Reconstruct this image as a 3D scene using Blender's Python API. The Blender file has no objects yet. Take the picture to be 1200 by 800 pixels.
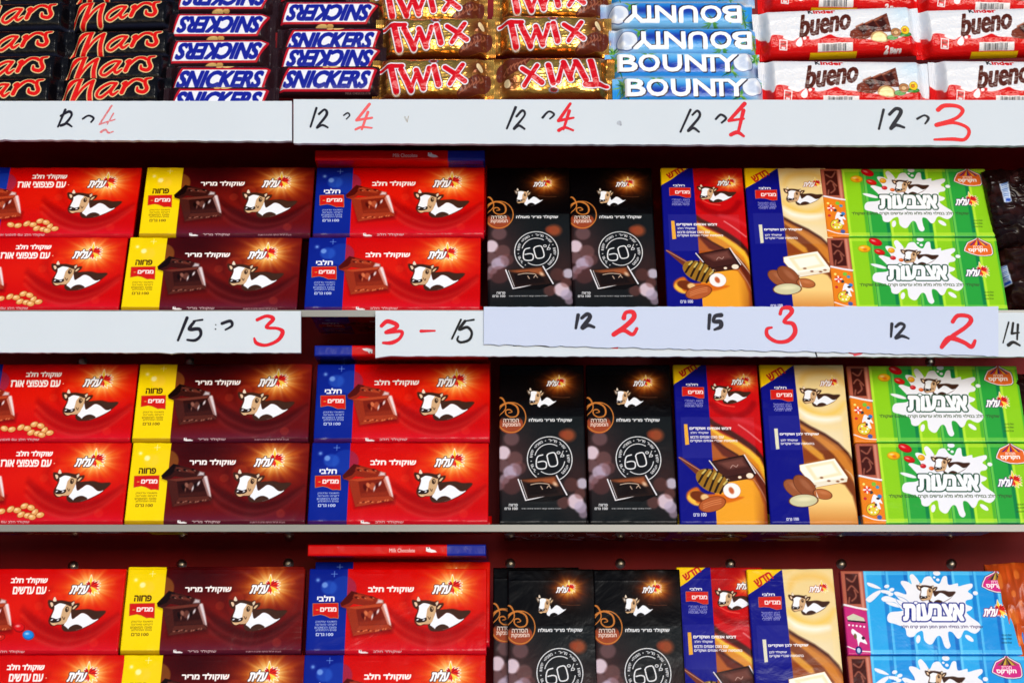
import bpy, math, random
import numpy as np
random.seed(7)
SC = bpy.context.scene
COL = SC.collection
# ------------------------------------------------------------------ camera, light
F, PITCH, ZC = 2000.0, math.radians(12), 1.30
cam = bpy.data.objects.new('camera', bpy.data.cameras.new('camera'))
COL.objects.link(cam); SC.camera = cam
cam.data.sensor_width = 36; cam.data.lens = F/1200*36
cam.data.clip_start = .05; cam.data.clip_end = 500
cam.location = (0, 0, ZC); cam.rotation_euler = (math.pi/2+PITCH, 0, 0)
SUN_EL, SUN_AZ = math.radians(13), math.radians(12)      # high, behind the camera, a little to the right
world = bpy.data.worlds.new('World'); SC.world = world; world.use_nodes = True
wn = world.node_tree.nodes; bg = wn['Background']
sky = wn.new('ShaderNodeTexSky'); sky.sky_type = 'NISHITA'; sky.sun_disc = False
sky.sun_elevation = SUN_EL; sky.sun_rotation = math.pi-SUN_AZ
sky.dust_density = 0.6; sky.ozone_density = 1.0
world.node_tree.links.new(sky.outputs[0], bg.inputs[0]); bg.inputs[1].default_value = .13
sun = bpy.data.objects.new('sun', bpy.data.lights.new('sun', 'SUN')); COL.objects.link(sun)
sun.data.energy = 2.0; sun.data.angle = math.radians(26); sun.data.color = (1, .985, .96)
sun.rotation_euler = (math.pi/2-SUN_EL, 0, SUN_AZ)
vs = SC.view_settings; vs.view_transform = 'Standard'; vs.look = 'None'; vs.gamma = 1; vs.exposure = 0.02
SC.cycles.max_bounces = 8; SC.cycles.use_denoising = True

# ------------------------------------------------------------------ camera maths (photo pixel <-> point of a real plane)
cp, sp = math.cos(PITCH), math.sin(PITCH)
def ray(px, py):
    a = (px-600)/F; b = (400-py)/F
    return np.array([a, cp-b*sp, sp+b*cp])
def on_plane_y(px, py, y):
    r = ray(px, py); k = y/r[1]; p = r*k; p[2] += ZC; return p
def proj(P):
    x, y, z = P; z = z-ZC
    d = y*cp+z*sp; u = -y*sp+z*cp
    return (600+F*x/d, 400-F*u/d)

# ------------------------------------------------------------------ noise
def vnoise(X, Y, sc, seed):
    rs = np.random.RandomState(seed); L = rs.rand(64, 64)
    x = X/sc+17.3; y = Y/sc+9.1
    xi = np.floor(x).astype(int); yi = np.floor(y).astype(int)
    fx = x-xi; fy = y-yi; fx = fx*fx*fx*(fx*(fx*6-15)+10); fy = fy*fy*fy*(fy*(fy*6-15)+10)
    g = lambda i, j: L[(yi+j) % 64, (xi+i) % 64]
    return (g(0,0)*(1-fx)+g(1,0)*fx)*(1-fy)+(g(0,1)*(1-fx)+g(1,1)*fx)*fy

# ------------------------------------------------------------------ lettering outlines from the built-in font
_tc = {}
def text_segs(s):
    if s in _tc: return _tc[s]
    cu = bpy.data.curves.new('lettering', 'FONT'); cu.body = s; cu.fill_mode = 'NONE'; cu.resolution_u = 3
    o = bpy.data.objects.new('lettering', cu); COL.objects.link(o)
    dg = bpy.context.evaluated_depsgraph_get()
    me = bpy.data.meshes.new_from_object(o.evaluated_get(dg))
    co = np.zeros(len(me.vertices)*3, np.float32); me.vertices.foreach_get('co', co); co = co.reshape(-1, 3)[:, :2]
    ed = np.zeros(len(me.edges)*2, np.int32); me.edges.foreach_get('vertices', ed); ed = ed.reshape(-1, 2)
    seg = co[ed].astype(float)
    bpy.data.objects.remove(o); bpy.data.curves.remove(cu); bpy.data.meshes.remove(me)
    mn = seg.reshape(-1, 2).min(0); mx = seg.reshape(-1, 2).max(0)
    seg = (seg-mn)/(mx-mn)                       # unit box
    _tc[s] = seg
    return seg
def H(s):                                        # Hebrew is set right to left
    return s[::-1]

# ------------------------------------------------------------------ canvas: flat print held as colours on a fine grid
RES = 2.5
def spline(pts, closed=True, n=5):
    P = np.array(pts, float); m = len(P); out = []
    rng = range(m) if closed else range(m-1)
    for i in rng:
        if closed: p0, p1, p2, p3 = P[(i-1) % m], P[i], P[(i+1) % m], P[(i+2) % m]
        else: p0, p1, p2, p3 = P[max(i-1, 0)], P[i], P[i+1], P[min(i+2, m-1)]
        for k in range(n):
            t = k/n
            out.append(.5*((2*p1)+(-p0+p2)*t+(2*p0-5*p1+4*p2-p3)*t*t+(-p0+3*p1-3*p2+p3)*t**3))
    if not closed: out.append(P[-1])
    return np.array(out)
class Canvas:
    def __init__(s, w, h, base, res=RES):
        s.res = res; s.w, s.h = w, h
        s.nx, s.ny = int(round(w*res))+1, int(round(h*res))+1
        s.X, s.Y = np.meshgrid(np.linspace(0, w, s.nx), np.linspace(0, h, s.ny))
        s.C = np.zeros((s.ny, s.nx, 4)); s.C[..., :3] = np.array(base)/255.; s.C[..., 3] = 0
        s.R = np.zeros((s.ny, s.nx), int); s.names = ['wrapper']; s.reg = None; s.Z = None
    def region(s, name):
        if name and name not in s.names: s.names.append(name)
        s.reg = s.names.index(name) if name else None
    def win(s, x0, y0, x1, y1):
        i0 = max(0, int(x0/s.w*(s.nx-1))-1); i1 = min(s.nx, int(x1/s.w*(s.nx-1))+3)
        j0 = max(0, int(y0/s.h*(s.ny-1))-1); j1 = min(s.ny, int(y1/s.h*(s.ny-1))+3)
        return slice(j0, max(j0, j1)), slice(i0, max(i0, i1))
    def blend(s, sl, a, col, metal=None):
        a = a[..., None]; s.C[sl][..., :3] = s.C[sl][..., :3]*(1-a)+np.array(col)/255.*a
        if metal is not None: s.C[sl][..., 3:] = s.C[sl][..., 3:]*(1-a)+metal*a
        if s.reg is not None: s.R[sl][a[..., 0] > .4] = s.reg
    def dist_segs(s, sl, seg):
        x = s.X[sl].ravel(); y = s.Y[sl].ravel()
        D = np.full(x.shape, 1e9); ins = np.zeros(x.shape, bool)
        for (ax, ay), (bx, by) in seg:
            dx, dy = bx-ax, by-ay; L = dx*dx+dy*dy+1e-12
            t = np.clip(((x-ax)*dx+(y-ay)*dy)/L, 0, 1)
            D = np.minimum(D, (x-ax-t*dx)**2+(y-ay-t*dy)**2)
            if ay != by:
                c = (ay > y) != (by > y)
                ins ^= c & (x < ax+(y-ay)*(bx-ax)/(by-ay if by != ay else 1))
        D = np.sqrt(D); return np.where(ins, -D, D).reshape(s.X[sl].shape)
    def aa(s, d, soft=0):
        k = 1/s.res*.5+soft
        return np.clip(.5-d/(2*k), 0, 1)
    def poly(s, pts, col, alpha=1, soft=0, grow=0, smooth=False, outline=None, metal=None):
        P = spline(pts) if smooth else np.array(pts, float)
        seg = np.stack([P, np.roll(P, -1, 0)], 1)
        m = 1+soft*2+abs(grow)+(max(o[0] for o in outline) if outline else 0)
        mn, mx = P.min(0)-m, P.max(0)+m
        sl = s.win(mn[0], mn[1], mx[0], mx[1])
        if s.X[sl].size == 0: return
        d = s.dist_segs(sl, seg)
        for g, c in (outline or []): s.blend(sl, s.aa(d-g), c)
        s.blend(sl, s.aa(d-grow, soft)*alpha, col, metal)
    def stroke(s, pts, wid, col, alpha=1, soft=0, smooth=True, outline=None, metal=None, field=False):
        P = np.array(pts, float)
        W = np.array(wid if hasattr(wid, '__len__') else [wid]*len(P), float)
        if smooth and len(P) > 2:
            Q = spline(np.column_stack([P, W]), closed=False); P, W = Q[:, :2], Q[:, 2]
        m = 4+soft*2+W.max()+(max(o[0] for o in outline) if outline else 0)
        mn, mx = P.min(0)-m, P.max(0)+m
        sl = s.win(mn[0], mn[1], mx[0], mx[1])
        if s.X[sl].size == 0: return
        x, y = s.X[sl], s.Y[sl]; D = np.full(x.shape, 1e9)
        for i in range(len(P)-1):
            ax, ay = P[i]; bx, by = P[i+1]; dx, dy = bx-ax, by-ay; L = dx*dx+dy*dy+1e-12
            t = np.clip(((x-ax)*dx+(y-ay)*dy)/L, 0, 1)
            D = np.minimum(D, np.hypot(x-ax-t*dx, y-ay-t*dy)-(W[i]*(1-t)+W[i+1]*t))
        if field: return sl, D
        for g, c in (outline or []): s.blend(sl, s.aa(D-g), c)
        s.blend(sl, s.aa(D, soft)*alpha, col, metal)
    def strokes(s, lines, col, outline=None, metal=None):       # several strokes as one letter form
        D = np.full(s.X.shape, 1e9)
        for pts, wid in lines:
            r = s.stroke(pts, wid, col, field=True)
            if r: D[r[0]] = np.minimum(D[r[0]], r[1])
        full = (slice(0, s.ny), slice(0, s.nx))
        # distance outside the window is unknown: only used for narrow outlines
        for g, c in (outline or []): s.blend(full, s.aa(D-g), c)
        s.blend(full, s.aa(D), col, metal)
    def ell(s, cx, cy, rx, ry, col, alpha=1, rot=0, soft=0, outline=None, metal=None):
        m = max(rx, ry)+1+2*soft+(max(o[0] for o in outline) if outline else 0)
        sl = s.win(cx-m, cy-m, cx+m, cy+m)
        if s.X[sl].size == 0: return
        x, y = s.X[sl]-cx, s.Y[sl]-cy; c, n = math.cos(math.radians(rot)), math.sin(math.radians(rot))
        u, v = x*c+y*n, -x*n+y*c
        q = np.hypot(u/rx, v/ry); d = (q-1)*min(rx, ry)
        for g, cc in (outline or []): s.blend(sl, s.aa(d-g), cc)
        s.blend(sl, s.aa(d, soft)*alpha, col, metal)
    def glow(s, cx, cy, rx, ry, col, alpha=1, p=2.0, rays=0, seed=1):
        m = 2.6*max(rx, ry); sl = s.win(cx-m, cy-m, cx+m, cy+m)
        if s.X[sl].size == 0: return
        u, v = (s.X[sl]-cx)/rx, (s.Y[sl]-cy)/ry; r = np.hypot(u, v)
        if rays:
            a = np.arctan2(v, u); r = r*(1+.10*np.sin(a*rays+seed)+.07*np.sin(a*(rays*2+3)+2*seed))
        s.blend(sl, np.exp(-r**p)*alpha, col)
    def text(s, t, x0, y0, x1, y1, col, bold=0, shear=0, rot=0, outline=None, alpha=1, soft=0, arc=0, flip=False):
        seg = text_segs(t).copy()
        if flip: seg[..., 0] = 1-seg[..., 0]; seg[..., 1] = 1-seg[..., 1]
        w, h = x1-x0, y1-y0
        xx = seg[..., 0]*(w-abs(shear)*h)+shear*h*seg[..., 1]+(abs(shear)*h if shear < 0 else 0)
        yy = seg[..., 1]*h
        if arc: yy = yy+arc*np.sin(seg[..., 0]*math.pi)*h
        xx -= w/2; yy -= h/2; c, n = math.cos(math.radians(rot)), math.sin(math.radians(rot))
        P = np.stack([xx*c-yy*n+(x0+x1)/2, xx*n+yy*c+(y0+y1)/2], -1)
        m = 1+bold+2*soft+(max(o[0] for o in outline) if outline else 0)
        q = P.reshape(-1, 2); mn, mx = q.min(0)-m, q.max(0)+m
        sl = s.win(mn[0], mn[1], mx[0], mx[1])
        if s.X[sl].size == 0: return
        d = s.dist_segs(sl, P)
        for g, cc in (outline or []): s.blend(sl, s.aa(d-bold-g), cc)
        s.blend(sl, s.aa(d-bold, soft)*alpha, col)
        if s.reg is not None: s.R[sl][d-bold < .5] = s.reg
    def band(s, x0, x1, col, alpha=1, soft=0):
        a = s.aa(np.maximum(x0-s.X, s.X-x1), soft)*alpha
        s.blend((slice(0, s.ny), slice(0, s.nx)), a, col)
    def vgrad(s, y0, y1, col0, col1, alpha=1):
        t = np.clip((s.Y-y0)/(y1-y0), 0, 1)[..., None]; c = np.array(col0)/255.*(1-t)+np.array(col1)/255.*t
        s.C[..., :3] = s.C[..., :3]*(1-alpha)+c*alpha

def homog(src, dst):
    A = []
    for (x, y), (u, v) in zip(src, dst):
        A.append([x, y, 1, 0, 0, 0, -u*x, -u*y]); A.append([0, 0, 0, x, y, 1, -v*x, -v*y])
    h = np.linalg.solve(np.array(A), np.array(dst, float).ravel()); return np.append(h, 1).reshape(3, 3)
class Frame:                                     # reads coordinates off a crop of the photo onto the face of a pack (mm)
    def __init__(s, corners, w, h, crop):
        s.M = homog(corners, [(0, 0), (w, 0), (w, h), (0, h)]); s.c = crop
    def __call__(s, *pts):
        out = []
        for x, y in pts:
            q = s.M @ np.array([s.c[0]+x/s.c[2], s.c[1]+y/s.c[2], 1]); out.append((q[0]/q[2], q[1]/q[2]))
        return out
    def box(s, x0, y0, x1, y1):                  # zoom box -> x0,y0,x1,y1 in mm (through its middle)
        my, mx = (y0+y1)/2, (x0+x1)/2
        (a, _), (b, _) = s((x0, my), (x1, my)); (_, c), (_, d) = s((mx, y1), (mx, y0))
        return a, c, b, d
    def k(s):                                    # mm per zoom pixel
        (a, _), (b, _) = s((400, 400), (410, 400)); return abs(b-a)/10

# ------------------------------------------------------------------ materials
def new_mat(name):
    m = bpy.data.materials.new(name); m.use_nodes = True; return m, m.node_tree.nodes, m.node_tree.links, m.node_tree.nodes['Principled BSDF']
def print_mat(name, rough, spec, bump, scale, coat=0, warp=(1, 1, 1)):
    m, n, l, p = new_mat(name)
    a = n.new('ShaderNodeAttribute'); a.attribute_name = 'print'
    l.new(a.outputs['Color'], p.inputs['Base Color']); l.new(a.outputs['Alpha'], p.inputs['Metallic'])
    p.inputs['Specular IOR Level'].default_value = spec; p.inputs['Coat Weight'].default_value = coat
    p.inputs['Coat Roughness'].default_value = .12
    tc = n.new('ShaderNodeTexCoord'); oi = n.new('ShaderNodeObjectInfo')
    sc = n.new('ShaderNodeVectorMath'); sc.operation = 'SCALE'; sc.inputs['Scale'].default_value = 37
    ad = n.new('ShaderNodeVectorMath'); ad.operation = 'MULTIPLY_ADD'; ad.inputs[1].default_value = warp
    l.new(oi.outputs['Location'], sc.inputs[0]); l.new(tc.outputs['Object'], ad.inputs[0]); l.new(sc.outputs[0], ad.inputs[2])
    nz = n.new('ShaderNodeTexNoise'); nz.inputs['Scale'].default_value = scale; nz.inputs['Detail'].default_value = 4
    nz.inputs['Distortion'].default_value = .6
    l.new(ad.outputs[0], nz.inputs['Vector'])
    b = n.new('ShaderNodeBump'); b.inputs['Strength'].default_value = bump; b.inputs['Distance'].default_value = .004
    l.new(nz.outputs[0], b.inputs['Height']); l.new(b.outputs[0], p.inputs['Normal'])
    mr = n.new('ShaderNodeMapRange'); mr.inputs[3].default_value = rough*.75; mr.inputs[4].default_value = rough*1.3
    l.new(nz.outputs[0], mr.inputs[0]); l.new(mr.outputs[0], p.inputs['Roughness'])
    return m
M_PACK = print_mat('glossy_printed_wrapper', .20, .12, .45, 22, 0, (1, 3, 1))
M_FLOW = print_mat('shiny_flow_wrap_film', .2, .16, .15, 45, .04, (1, 2, 1))
def simple(name, col, rough=.5, metal=0, spec=.5, var=0, vscale=30, bump=0):
    m, n, l, p = new_mat(name); p.inputs['Roughness'].default_value = rough; p.inputs['Metallic'].default_value = metal
    p.inputs['Specular IOR Level'].default_value = spec
    tc = n.new('ShaderNodeTexCoord'); nz = n.new('ShaderNodeTexNoise'); nz.inputs['Scale'].default_value = vscale; nz.inputs['Detail'].default_value = 6
    l.new(tc.outputs['Object'], nz.inputs['Vector'])
    r = n.new('ShaderNodeValToRGB'); l.new(nz.outputs[0], r.inputs[0]); l.new(r.outputs[0], p.inputs['Base Color'])
    r.color_ramp.elements[0].position = .3; r.color_ramp.elements[1].position = .7
    r.color_ramp.elements[0].color = tuple(c*(1-var) for c in col)+(1,); r.color_ramp.elements[1].color = tuple(min(1, c*(1+var)) for c in col)+(1,)
    if bump:
        b = n.new('ShaderNodeBump'); b.inputs['Strength'].default_value = bump; b.inputs['Distance'].default_value = .001
        l.new(nz.outputs[0], b.inputs['Height']); l.new(b.outputs[0], p.inputs['Normal'])
    return m
M_PANEL = simple('dark_red_painted_panel', (.22, .004, .008), .4, 0, .07, .25, 9, .1)
M_BOARD = simple('white_foam_board', (.62, .685, .77), .6, 0, .3, .018, 12, .06)
M_PAPER = simple('pale_lilac_paper', (.56, .63, .83), .65, 0, .25, .012, 9, .05)
M_STEEL = simple('zinc_screw_metal', (.45, .43, .40), .35, 1, .5, .3, 300)
M_TAPE = simple('smudge', (.55, .52, .47), .8, 0, .2, .1, 80)
M_EDGE = simple('ground_glass_edge', (.215, .215, .20), .3, 0, .5, .08, 14)
M_BAG_D = simple('dark_brown_cellophane', (.018, .006, .005), .2, 0, .6, .5, 25, .5)
def ink_mat(name, col, rough=.45):
    m, n, l, p = new_mat(name); a = n.new('ShaderNodeAttribute'); a.attribute_name = 'print'
    l.new(a.outputs['Color'], p.inputs['Base Color']); l.new(a.outputs['Alpha'], p.inputs['Alpha']); p.inputs['Roughness'].default_value = rough; p.inputs['Specular IOR Level'].default_value = .1
    return m
M_INK = ink_mat('marker_ink', None)
def glass_mat():
    m, n, l, p = new_mat('clear_shelf_glass'); n.remove(p); out = n['Material Output']
    t = n.new('ShaderNodeBsdfTransparent'); t.inputs[0].default_value = (.97, .98, .97, 1)
    g = n.new('ShaderNodeBsdfGlossy'); g.inputs['Roughness'].default_value = .02; g.inputs[0].default_value = (.9, .92, .9, 1)
    lw = n.new('ShaderNodeLayerWeight'); lw.inputs[0].default_value = .5      # Schlick: both faces of the pane alike
    pw = n.new('ShaderNodeMath'); pw.operation = 'POWER'; pw.inputs[1].default_value = 5; l.new(lw.outputs['Facing'], pw.inputs[0])
    f = n.new('ShaderNodeMath'); f.operation = 'MULTIPLY_ADD'; f.inputs[1].default_value = .22; f.inputs[2].default_value = .04; l.new(pw.outputs[0], f.inputs[0])
    tc = n.new('ShaderNodeTexCoord'); nz = n.new('ShaderNodeTexNoise'); nz.inputs['Scale'].default_value = 6
    l.new(tc.outputs['Object'], nz.inputs['Vector'])
    b = n.new('ShaderNodeBump'); b.inputs['Strength'].default_value = .05; b.inputs['Distance'].default_value = .002
    l.new(nz.outputs[0], b.inputs['Height']); l.new(b.outputs[0], g.inputs['Normal']); 
    x = n.new('ShaderNodeMixShader'); l.new(f.outputs[0], x.inputs[0]); l.new(t.outputs[0], x.inputs[1]); l.new(g.outputs[0], x.inputs[2])
    l.new(x.outputs[0], out.inputs[0]); return m
M_GLASS = glass_mat()

# ------------------------------------------------------------------ object helpers
def link(name, me, mat, parent=None):
    o = bpy.data.objects.new(name, me); COL.objects.link(o)
    if mat and not me.materials: me.materials.append(mat)
    if parent: o.parent = parent
    return o
def empty(name, label, cat, group=None):
    o = bpy.data.objects.new(name, None); COL.objects.link(o); o.empty_display_size = .02
    tag(o, label, cat, group); return o
def tag(o, label, cat, group=None):
    if label: o['label'] = label
    if cat: o['category'] = cat
    if group: o['group'] = group
def mesh(name, verts, faces, smooth=True, cols=None):
    me = bpy.data.meshes.new(name)
    V = np.asarray(verts, np.float32); me.vertices.add(len(V)); me.vertices.foreach_set('co', V.ravel())
    if isinstance(faces, np.ndarray):
        n, k = faces.shape; me.loops.add(n*k); me.loops.foreach_set('vertex_index', faces.ravel().astype(np.int32))
        me.polygons.add(n); me.polygons.foreach_set('loop_start', np.arange(0, n*k, k, dtype=np.int32))
        me.polygons.foreach_set('loop_total', np.full(n, k, np.int32))
    else:
        fl = [v for f in faces for v in f]; st = np.cumsum([0]+[len(f) for f in faces])[:-1]
        me.loops.add(len(fl)); me.loops.foreach_set('vertex_index', np.array(fl, np.int32))
        me.polygons.add(len(faces)); me.polygons.foreach_set('loop_start', st.astype(np.int32))
        me.polygons.foreach_set('loop_total', np.array([len(f) for f in faces], np.int32))
    me.polygons.foreach_set('use_smooth', np.full(len(me.polygons), smooth, bool))
    me.update(calc_edges=True); me.validate()
    if cols is not None:
        a = me.attributes.new('print', 'FLOAT_COLOR', 'POINT'); a.data.foreach_set('color', np.asarray(cols, np.float32).ravel())
    return me
def lin(C):
    out = C.copy(); c = np.clip(C[..., :3], 0, 1)
    out[..., :3] = np.where(c <= .04045, c/12.92, ((c+.055)/1.055)**2.4); return out

def canvas_meshes(cv, Z, t, name, back_col=None):
    """front grid at height Z(mm) split by region, with side walls and back on the main part.  x right, z up, y = depth (front at -t)"""
    ny, nx = cv.ny, cv.nx
    V = np.stack([cv.X, -Z, cv.Y], -1)/1000.
    C = lin(cv.C)
    idx = np.arange(ny*nx).reshape(ny, nx)
    Fq = np.stack([idx[:-1, :-1], idx[:-1, 1:], idx[1:, 1:], idx[1:, :-1]], -1).reshape(-1, 4)
    # region of a face = region of its lower-left vertex
    FR = cv.R[:-1, :-1].ravel()
    Vf = V.reshape(-1, 3); Cf = C.reshape(-1, 4); out = []
    for r, nm in enumerate(cv.names):
        f = Fq[FR == r]
        if len(f) < 12: 
            if r == 0: f = Fq[FR == r]
            else: continue
        used, inv = np.unique(f, return_inverse=True); f2 = inv.reshape(-1, 4)
        Vv, Cc = Vf[used], Cf[used]
        if r == 0:                               # side walls + back
            b = np.concatenate([idx[0, ::6], [idx[0, -1]], idx[::6, -1], [idx[-1, -1]], idx[-1, ::-6], [idx[-1, 0]], idx[::-6, 0], [idx[0, 0]]])
            b = np.array([v for i, v in enumerate(b) if i == 0 or v != b[i-1]])[:-1]
            n0 = len(Vv); m = len(b); P = Vf[b]; Q = P.copy(); Q[:, 1] = 0
            cb = Cf[b].copy(); cb[:, 3] = Cf[b][:, 3]
            # bottom text strip is on the front, the walls keep the colour of the rim
            Vv = np.concatenate([Vv, P, Q]); cq = cb.copy()
            if back_col is not None: cq = np.tile(lin(np.array([list(np.array(back_col)/255.)+[0]])), (m, 1))
            Cc = np.concatenate([Cc, cb, cq])
            ar = np.arange(m); w = np.stack([n0+ar, n0+m+ar, n0+m+(ar+1) % m, n0+(ar+1) % m], -1)
            c0 = len(Vv); ctr = np.array([[cv.w/2000, 0, cv.h/2000]]); Vv = np.concatenate([Vv, ctr]); Cc = np.concatenate([Cc, cq[:1]])
            tri = [(n0+m+(i+1) % m, n0+m+i, c0) for i in range(m)]
            faces = [tuple(x) for x in f2.tolist()]+[tuple(x) for x in w.tolist()]+tri
            out.append((nm, mesh(name+'_'+nm, Vv, faces, True, Cc)))
        else:
            out.append((nm, mesh(name+'_'+nm, Vv, f2, True, Cc)))
    return out
def box_surface(cv, t, seed, roll=2.6, pillow=.9, wr=.6):
    X, Y, w, h = cv.X, cv.Y, cv.w, cv.h
    def edge(d, r): q = np.clip(1-d/r, 0, 1); return r*(1-np.sqrt(np.clip(1-q*q, 0, 1)))
    Z = np.full(X.shape, float(t))
    Z -= edge(X, 1.3)+edge(w-X, 1.3)+.8*edge(h-Y, 1.8)+.75*edge(Y, roll*1.8)
    Z += pillow*np.sin(np.pi*np.clip(X/w, 0, 1))*np.sin(np.pi*np.clip(Y/h, 0, 1))
    e = np.exp(-np.minimum(Y, h-Y)/6)+.6*np.exp(-np.minimum(X, w-X)/5)
    Z += wr*e*(vnoise(X, Y*.5, 9, seed)-.5)*2+wr*.35*(vnoise(X*.6, Y, 14, seed+5)-.5)
    Z += wr*.5*np.exp(-np.abs(Y-h*.93)/1.2)*(vnoise(X, Y, 22, seed+2)-.3)
    return np.maximum(Z, .4)
def flow_surface(cv, t, seed, crimp=7, amp=1.0, ridge=1.0):
    X, Y, w, h = cv.X, cv.Y, cv.w, cv.h
    v = np.clip(np.abs(2*Y/h-1), 0, 1); prof = np.sqrt(np.clip(1-v**4, 0, 1))
    dx = np.minimum(X, w-X); u = np.clip((dx-crimp)/9, 0, 1); u = u*u*(3-2*u)
    n1 = 1-2*np.abs(vnoise(X, Y*1.5, 15, seed)-.5); n2 = 1-2*np.abs(vnoise(X+Y*.5, Y-X*.3, 8, seed+1)-.5); n3 = vnoise(X, Y*2, 2.3, seed+2)
    near = np.exp(-np.clip(dx-crimp, 0, 99)/10)
    Z = .6+t*prof*(.05+.95*u)
    Z += amp*prof*(ridge*.55*(n1-.5)+(.25+.9*near)*.55*(n2-.5)+.12*(n3-.5))
    cr = dx < crimp; Z = np.where(cr, 1.2+.35*np.sin(X*4.2)+.8*(vnoise(X*.2, Y, 5, seed+4)-.5), Z)
    return np.maximum(Z, .15)

# =================================================================== THE GROUND AND THE RACK
gm = mesh('ground', [(-60, -60, 0), (60, -60, 0), (60, 60, 0), (-60, 60, 0)], [(0, 1, 2, 3)], False)
go = link('ground', gm, simple('pale_bounce_ground', (.45, .44, .42), .8, 0, .3, .2, 3)); go['kind'] = 'structure'  # unseen ground, added and kept pale to bounce light under the shelves
YF = 1.516                                        # plane of the shelf fronts
def z_at(py, y=YF): return on_plane_y(600, py, y)[2]
SHELF_Z = {2: z_at(363), 3: z_at(614)}
LEAN = {2: math.radians(18), 3: math.radians(16), 4: math.radians(15)}
# the fourth shelf lies below the frame: its upper bars end at photo height 765
zt = z_at(765, YF+.0815*math.sin(LEAN[4])); SHELF_Z[4] = zt-.0815*math.cos(LEAN[4])
SHELF_Z[1] = z_at(122)
DEPTH = .18; YB = YF+DEPTH; XL, XR = -.56, .60; GT = .0065
rack = empty('display_rack', 'dark red display rack with glass shelves holding all the chocolate', 'rack')
def box_mesh(name, x0, x1, y0, y1, z0, z1, bev=.0006):
    v = [(x, y, z) for x in (x0, x1) for y in (y0, y1) for z in (z0, z1)]
    f = [(0, 1, 3, 2), (4, 6, 7, 5), (0, 4, 5, 1), (2, 3, 7, 6), (0, 2, 6, 4), (1, 5, 7, 3)]
    me = mesh(name, v, f, False)
    import bmesh
    if bev:
        bm = bmesh.new(); bm.from_mesh(me); bmesh.ops.bevel(bm, geom=bm.edges[:], offset=bev, segments=2, affect='EDGES'); bm.to_mesh(me); bm.free()
    return me
link('back_panel', box_mesh('back_panel', XL, XR, YB+.001, YB+.014, SHELF_Z[4]-.03, SHELF_Z[1]+.45), M_PANEL, rack)
for x0, x1 in ((XL-.015, XL-.0005), (XR+.0005, XR+.015)):
    link('side_panel', box_mesh('side_panel', x0, x1, YF-.004, YB+.014, SHELF_Z[4]-.03, SHELF_Z[1]+.45), M_PANEL, rack)
for r in (2, 3, 4):
    z = SHELF_Z[r]
    g = link('glass_shelf', box_mesh('glass_shelf', XL, XR, YF+.0012, YB+.006, z-GT, z-.0002, 0), M_GLASS, rack)
    e = link('front_edge', box_mesh('front_edge', XL, XR, YF-.0005, YF+.0010, z-GT, z-.0003, .0003), M_EDGE, g)
link('shelf_board', box_mesh('shelf_board', XL, XR, YF+.0005, YB, SHELF_Z[1]-.016, SHELF_Z[1]), M_PANEL, rack)
# screws with a washer and a slot, in the back panel just above the bars
def lathe(name, prof, n=20):
    v = []; f = []
    for r, y in prof:
        for i in range(n): a = 2*math.pi*i/n; v.append((r*math.cos(a), y, r*math.sin(a)))
    k = len(prof)
    for j in range(k-1):
        for i in range(n): f.append((j*n+i, j*n+(i+1) % n, (j+1)*n+(i+1) % n, (j+1)*n+i))
    f.append(tuple(range((k-1)*n, k*n)))
    return mesh(name, v, f, True)
screw_me = lathe('screw', [(.0052, 0), (.0052, -.0006), (.0040, -.0009), (.0040, -.0012), (.0036, -.0026), (.0022, -.0034), (.0008, -.0036)])
for px, py in ((104, 191), (226, 190), (344, 191), (596, 192), (845, 189), (968, 189), (1094, 189), (96, 424), (222, 424), (470, 424), (1090, 424),
               (86, 663), (213, 661), (338, 660), (598, 660), (727, 660), (856, 660.5), (986, 660.5), (1115, 660.5)):
    p = on_plane_y(px, py, YB+.001); s = link('screw', screw_me, M_STEEL, rack); s.location = p; s.rotation_euler = (0, random.random()*3, 0)

# =================================================================== KINDS OF PACK: print
WL, HL, TL = 161.0, 79.8, 9.5                      # landscape bar, mm
WP, HP = 78.5, 159.5                               # portrait bar
WG, HG = 158.5, 78.6                               # the snack bars on the right
def pack_origin(row, level, px, hl=HL):
    s = level*(hl+.6)/1000; lam = LEAN[row]
    y = YF+.002+.001+TL/1000*0+s*math.sin(lam); z = SHELF_Z[row]+.0006+s*math.cos(lam)
    d = y*cp+(z-ZC)*sp
    return np.array([(px-600)/F*d, y, z])
def pack_corners(row, level, px, w, h, roll=0, hl=HL):
    o = pack_origin(row, level, px, hl); lam = LEAN[row]; c, n = math.cos(roll), math.sin(roll)
    ux = np.array([1, 0, 0]); uz = np.array([0, math.sin(lam), math.cos(lam)])
    U = ux*c+uz*n; V = -ux*n+uz*c; w, h = w/1000, h/1000
    return [proj(o), proj(o+U*w), proj(o+U*w+V*h), proj(o+V*h)]

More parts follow.
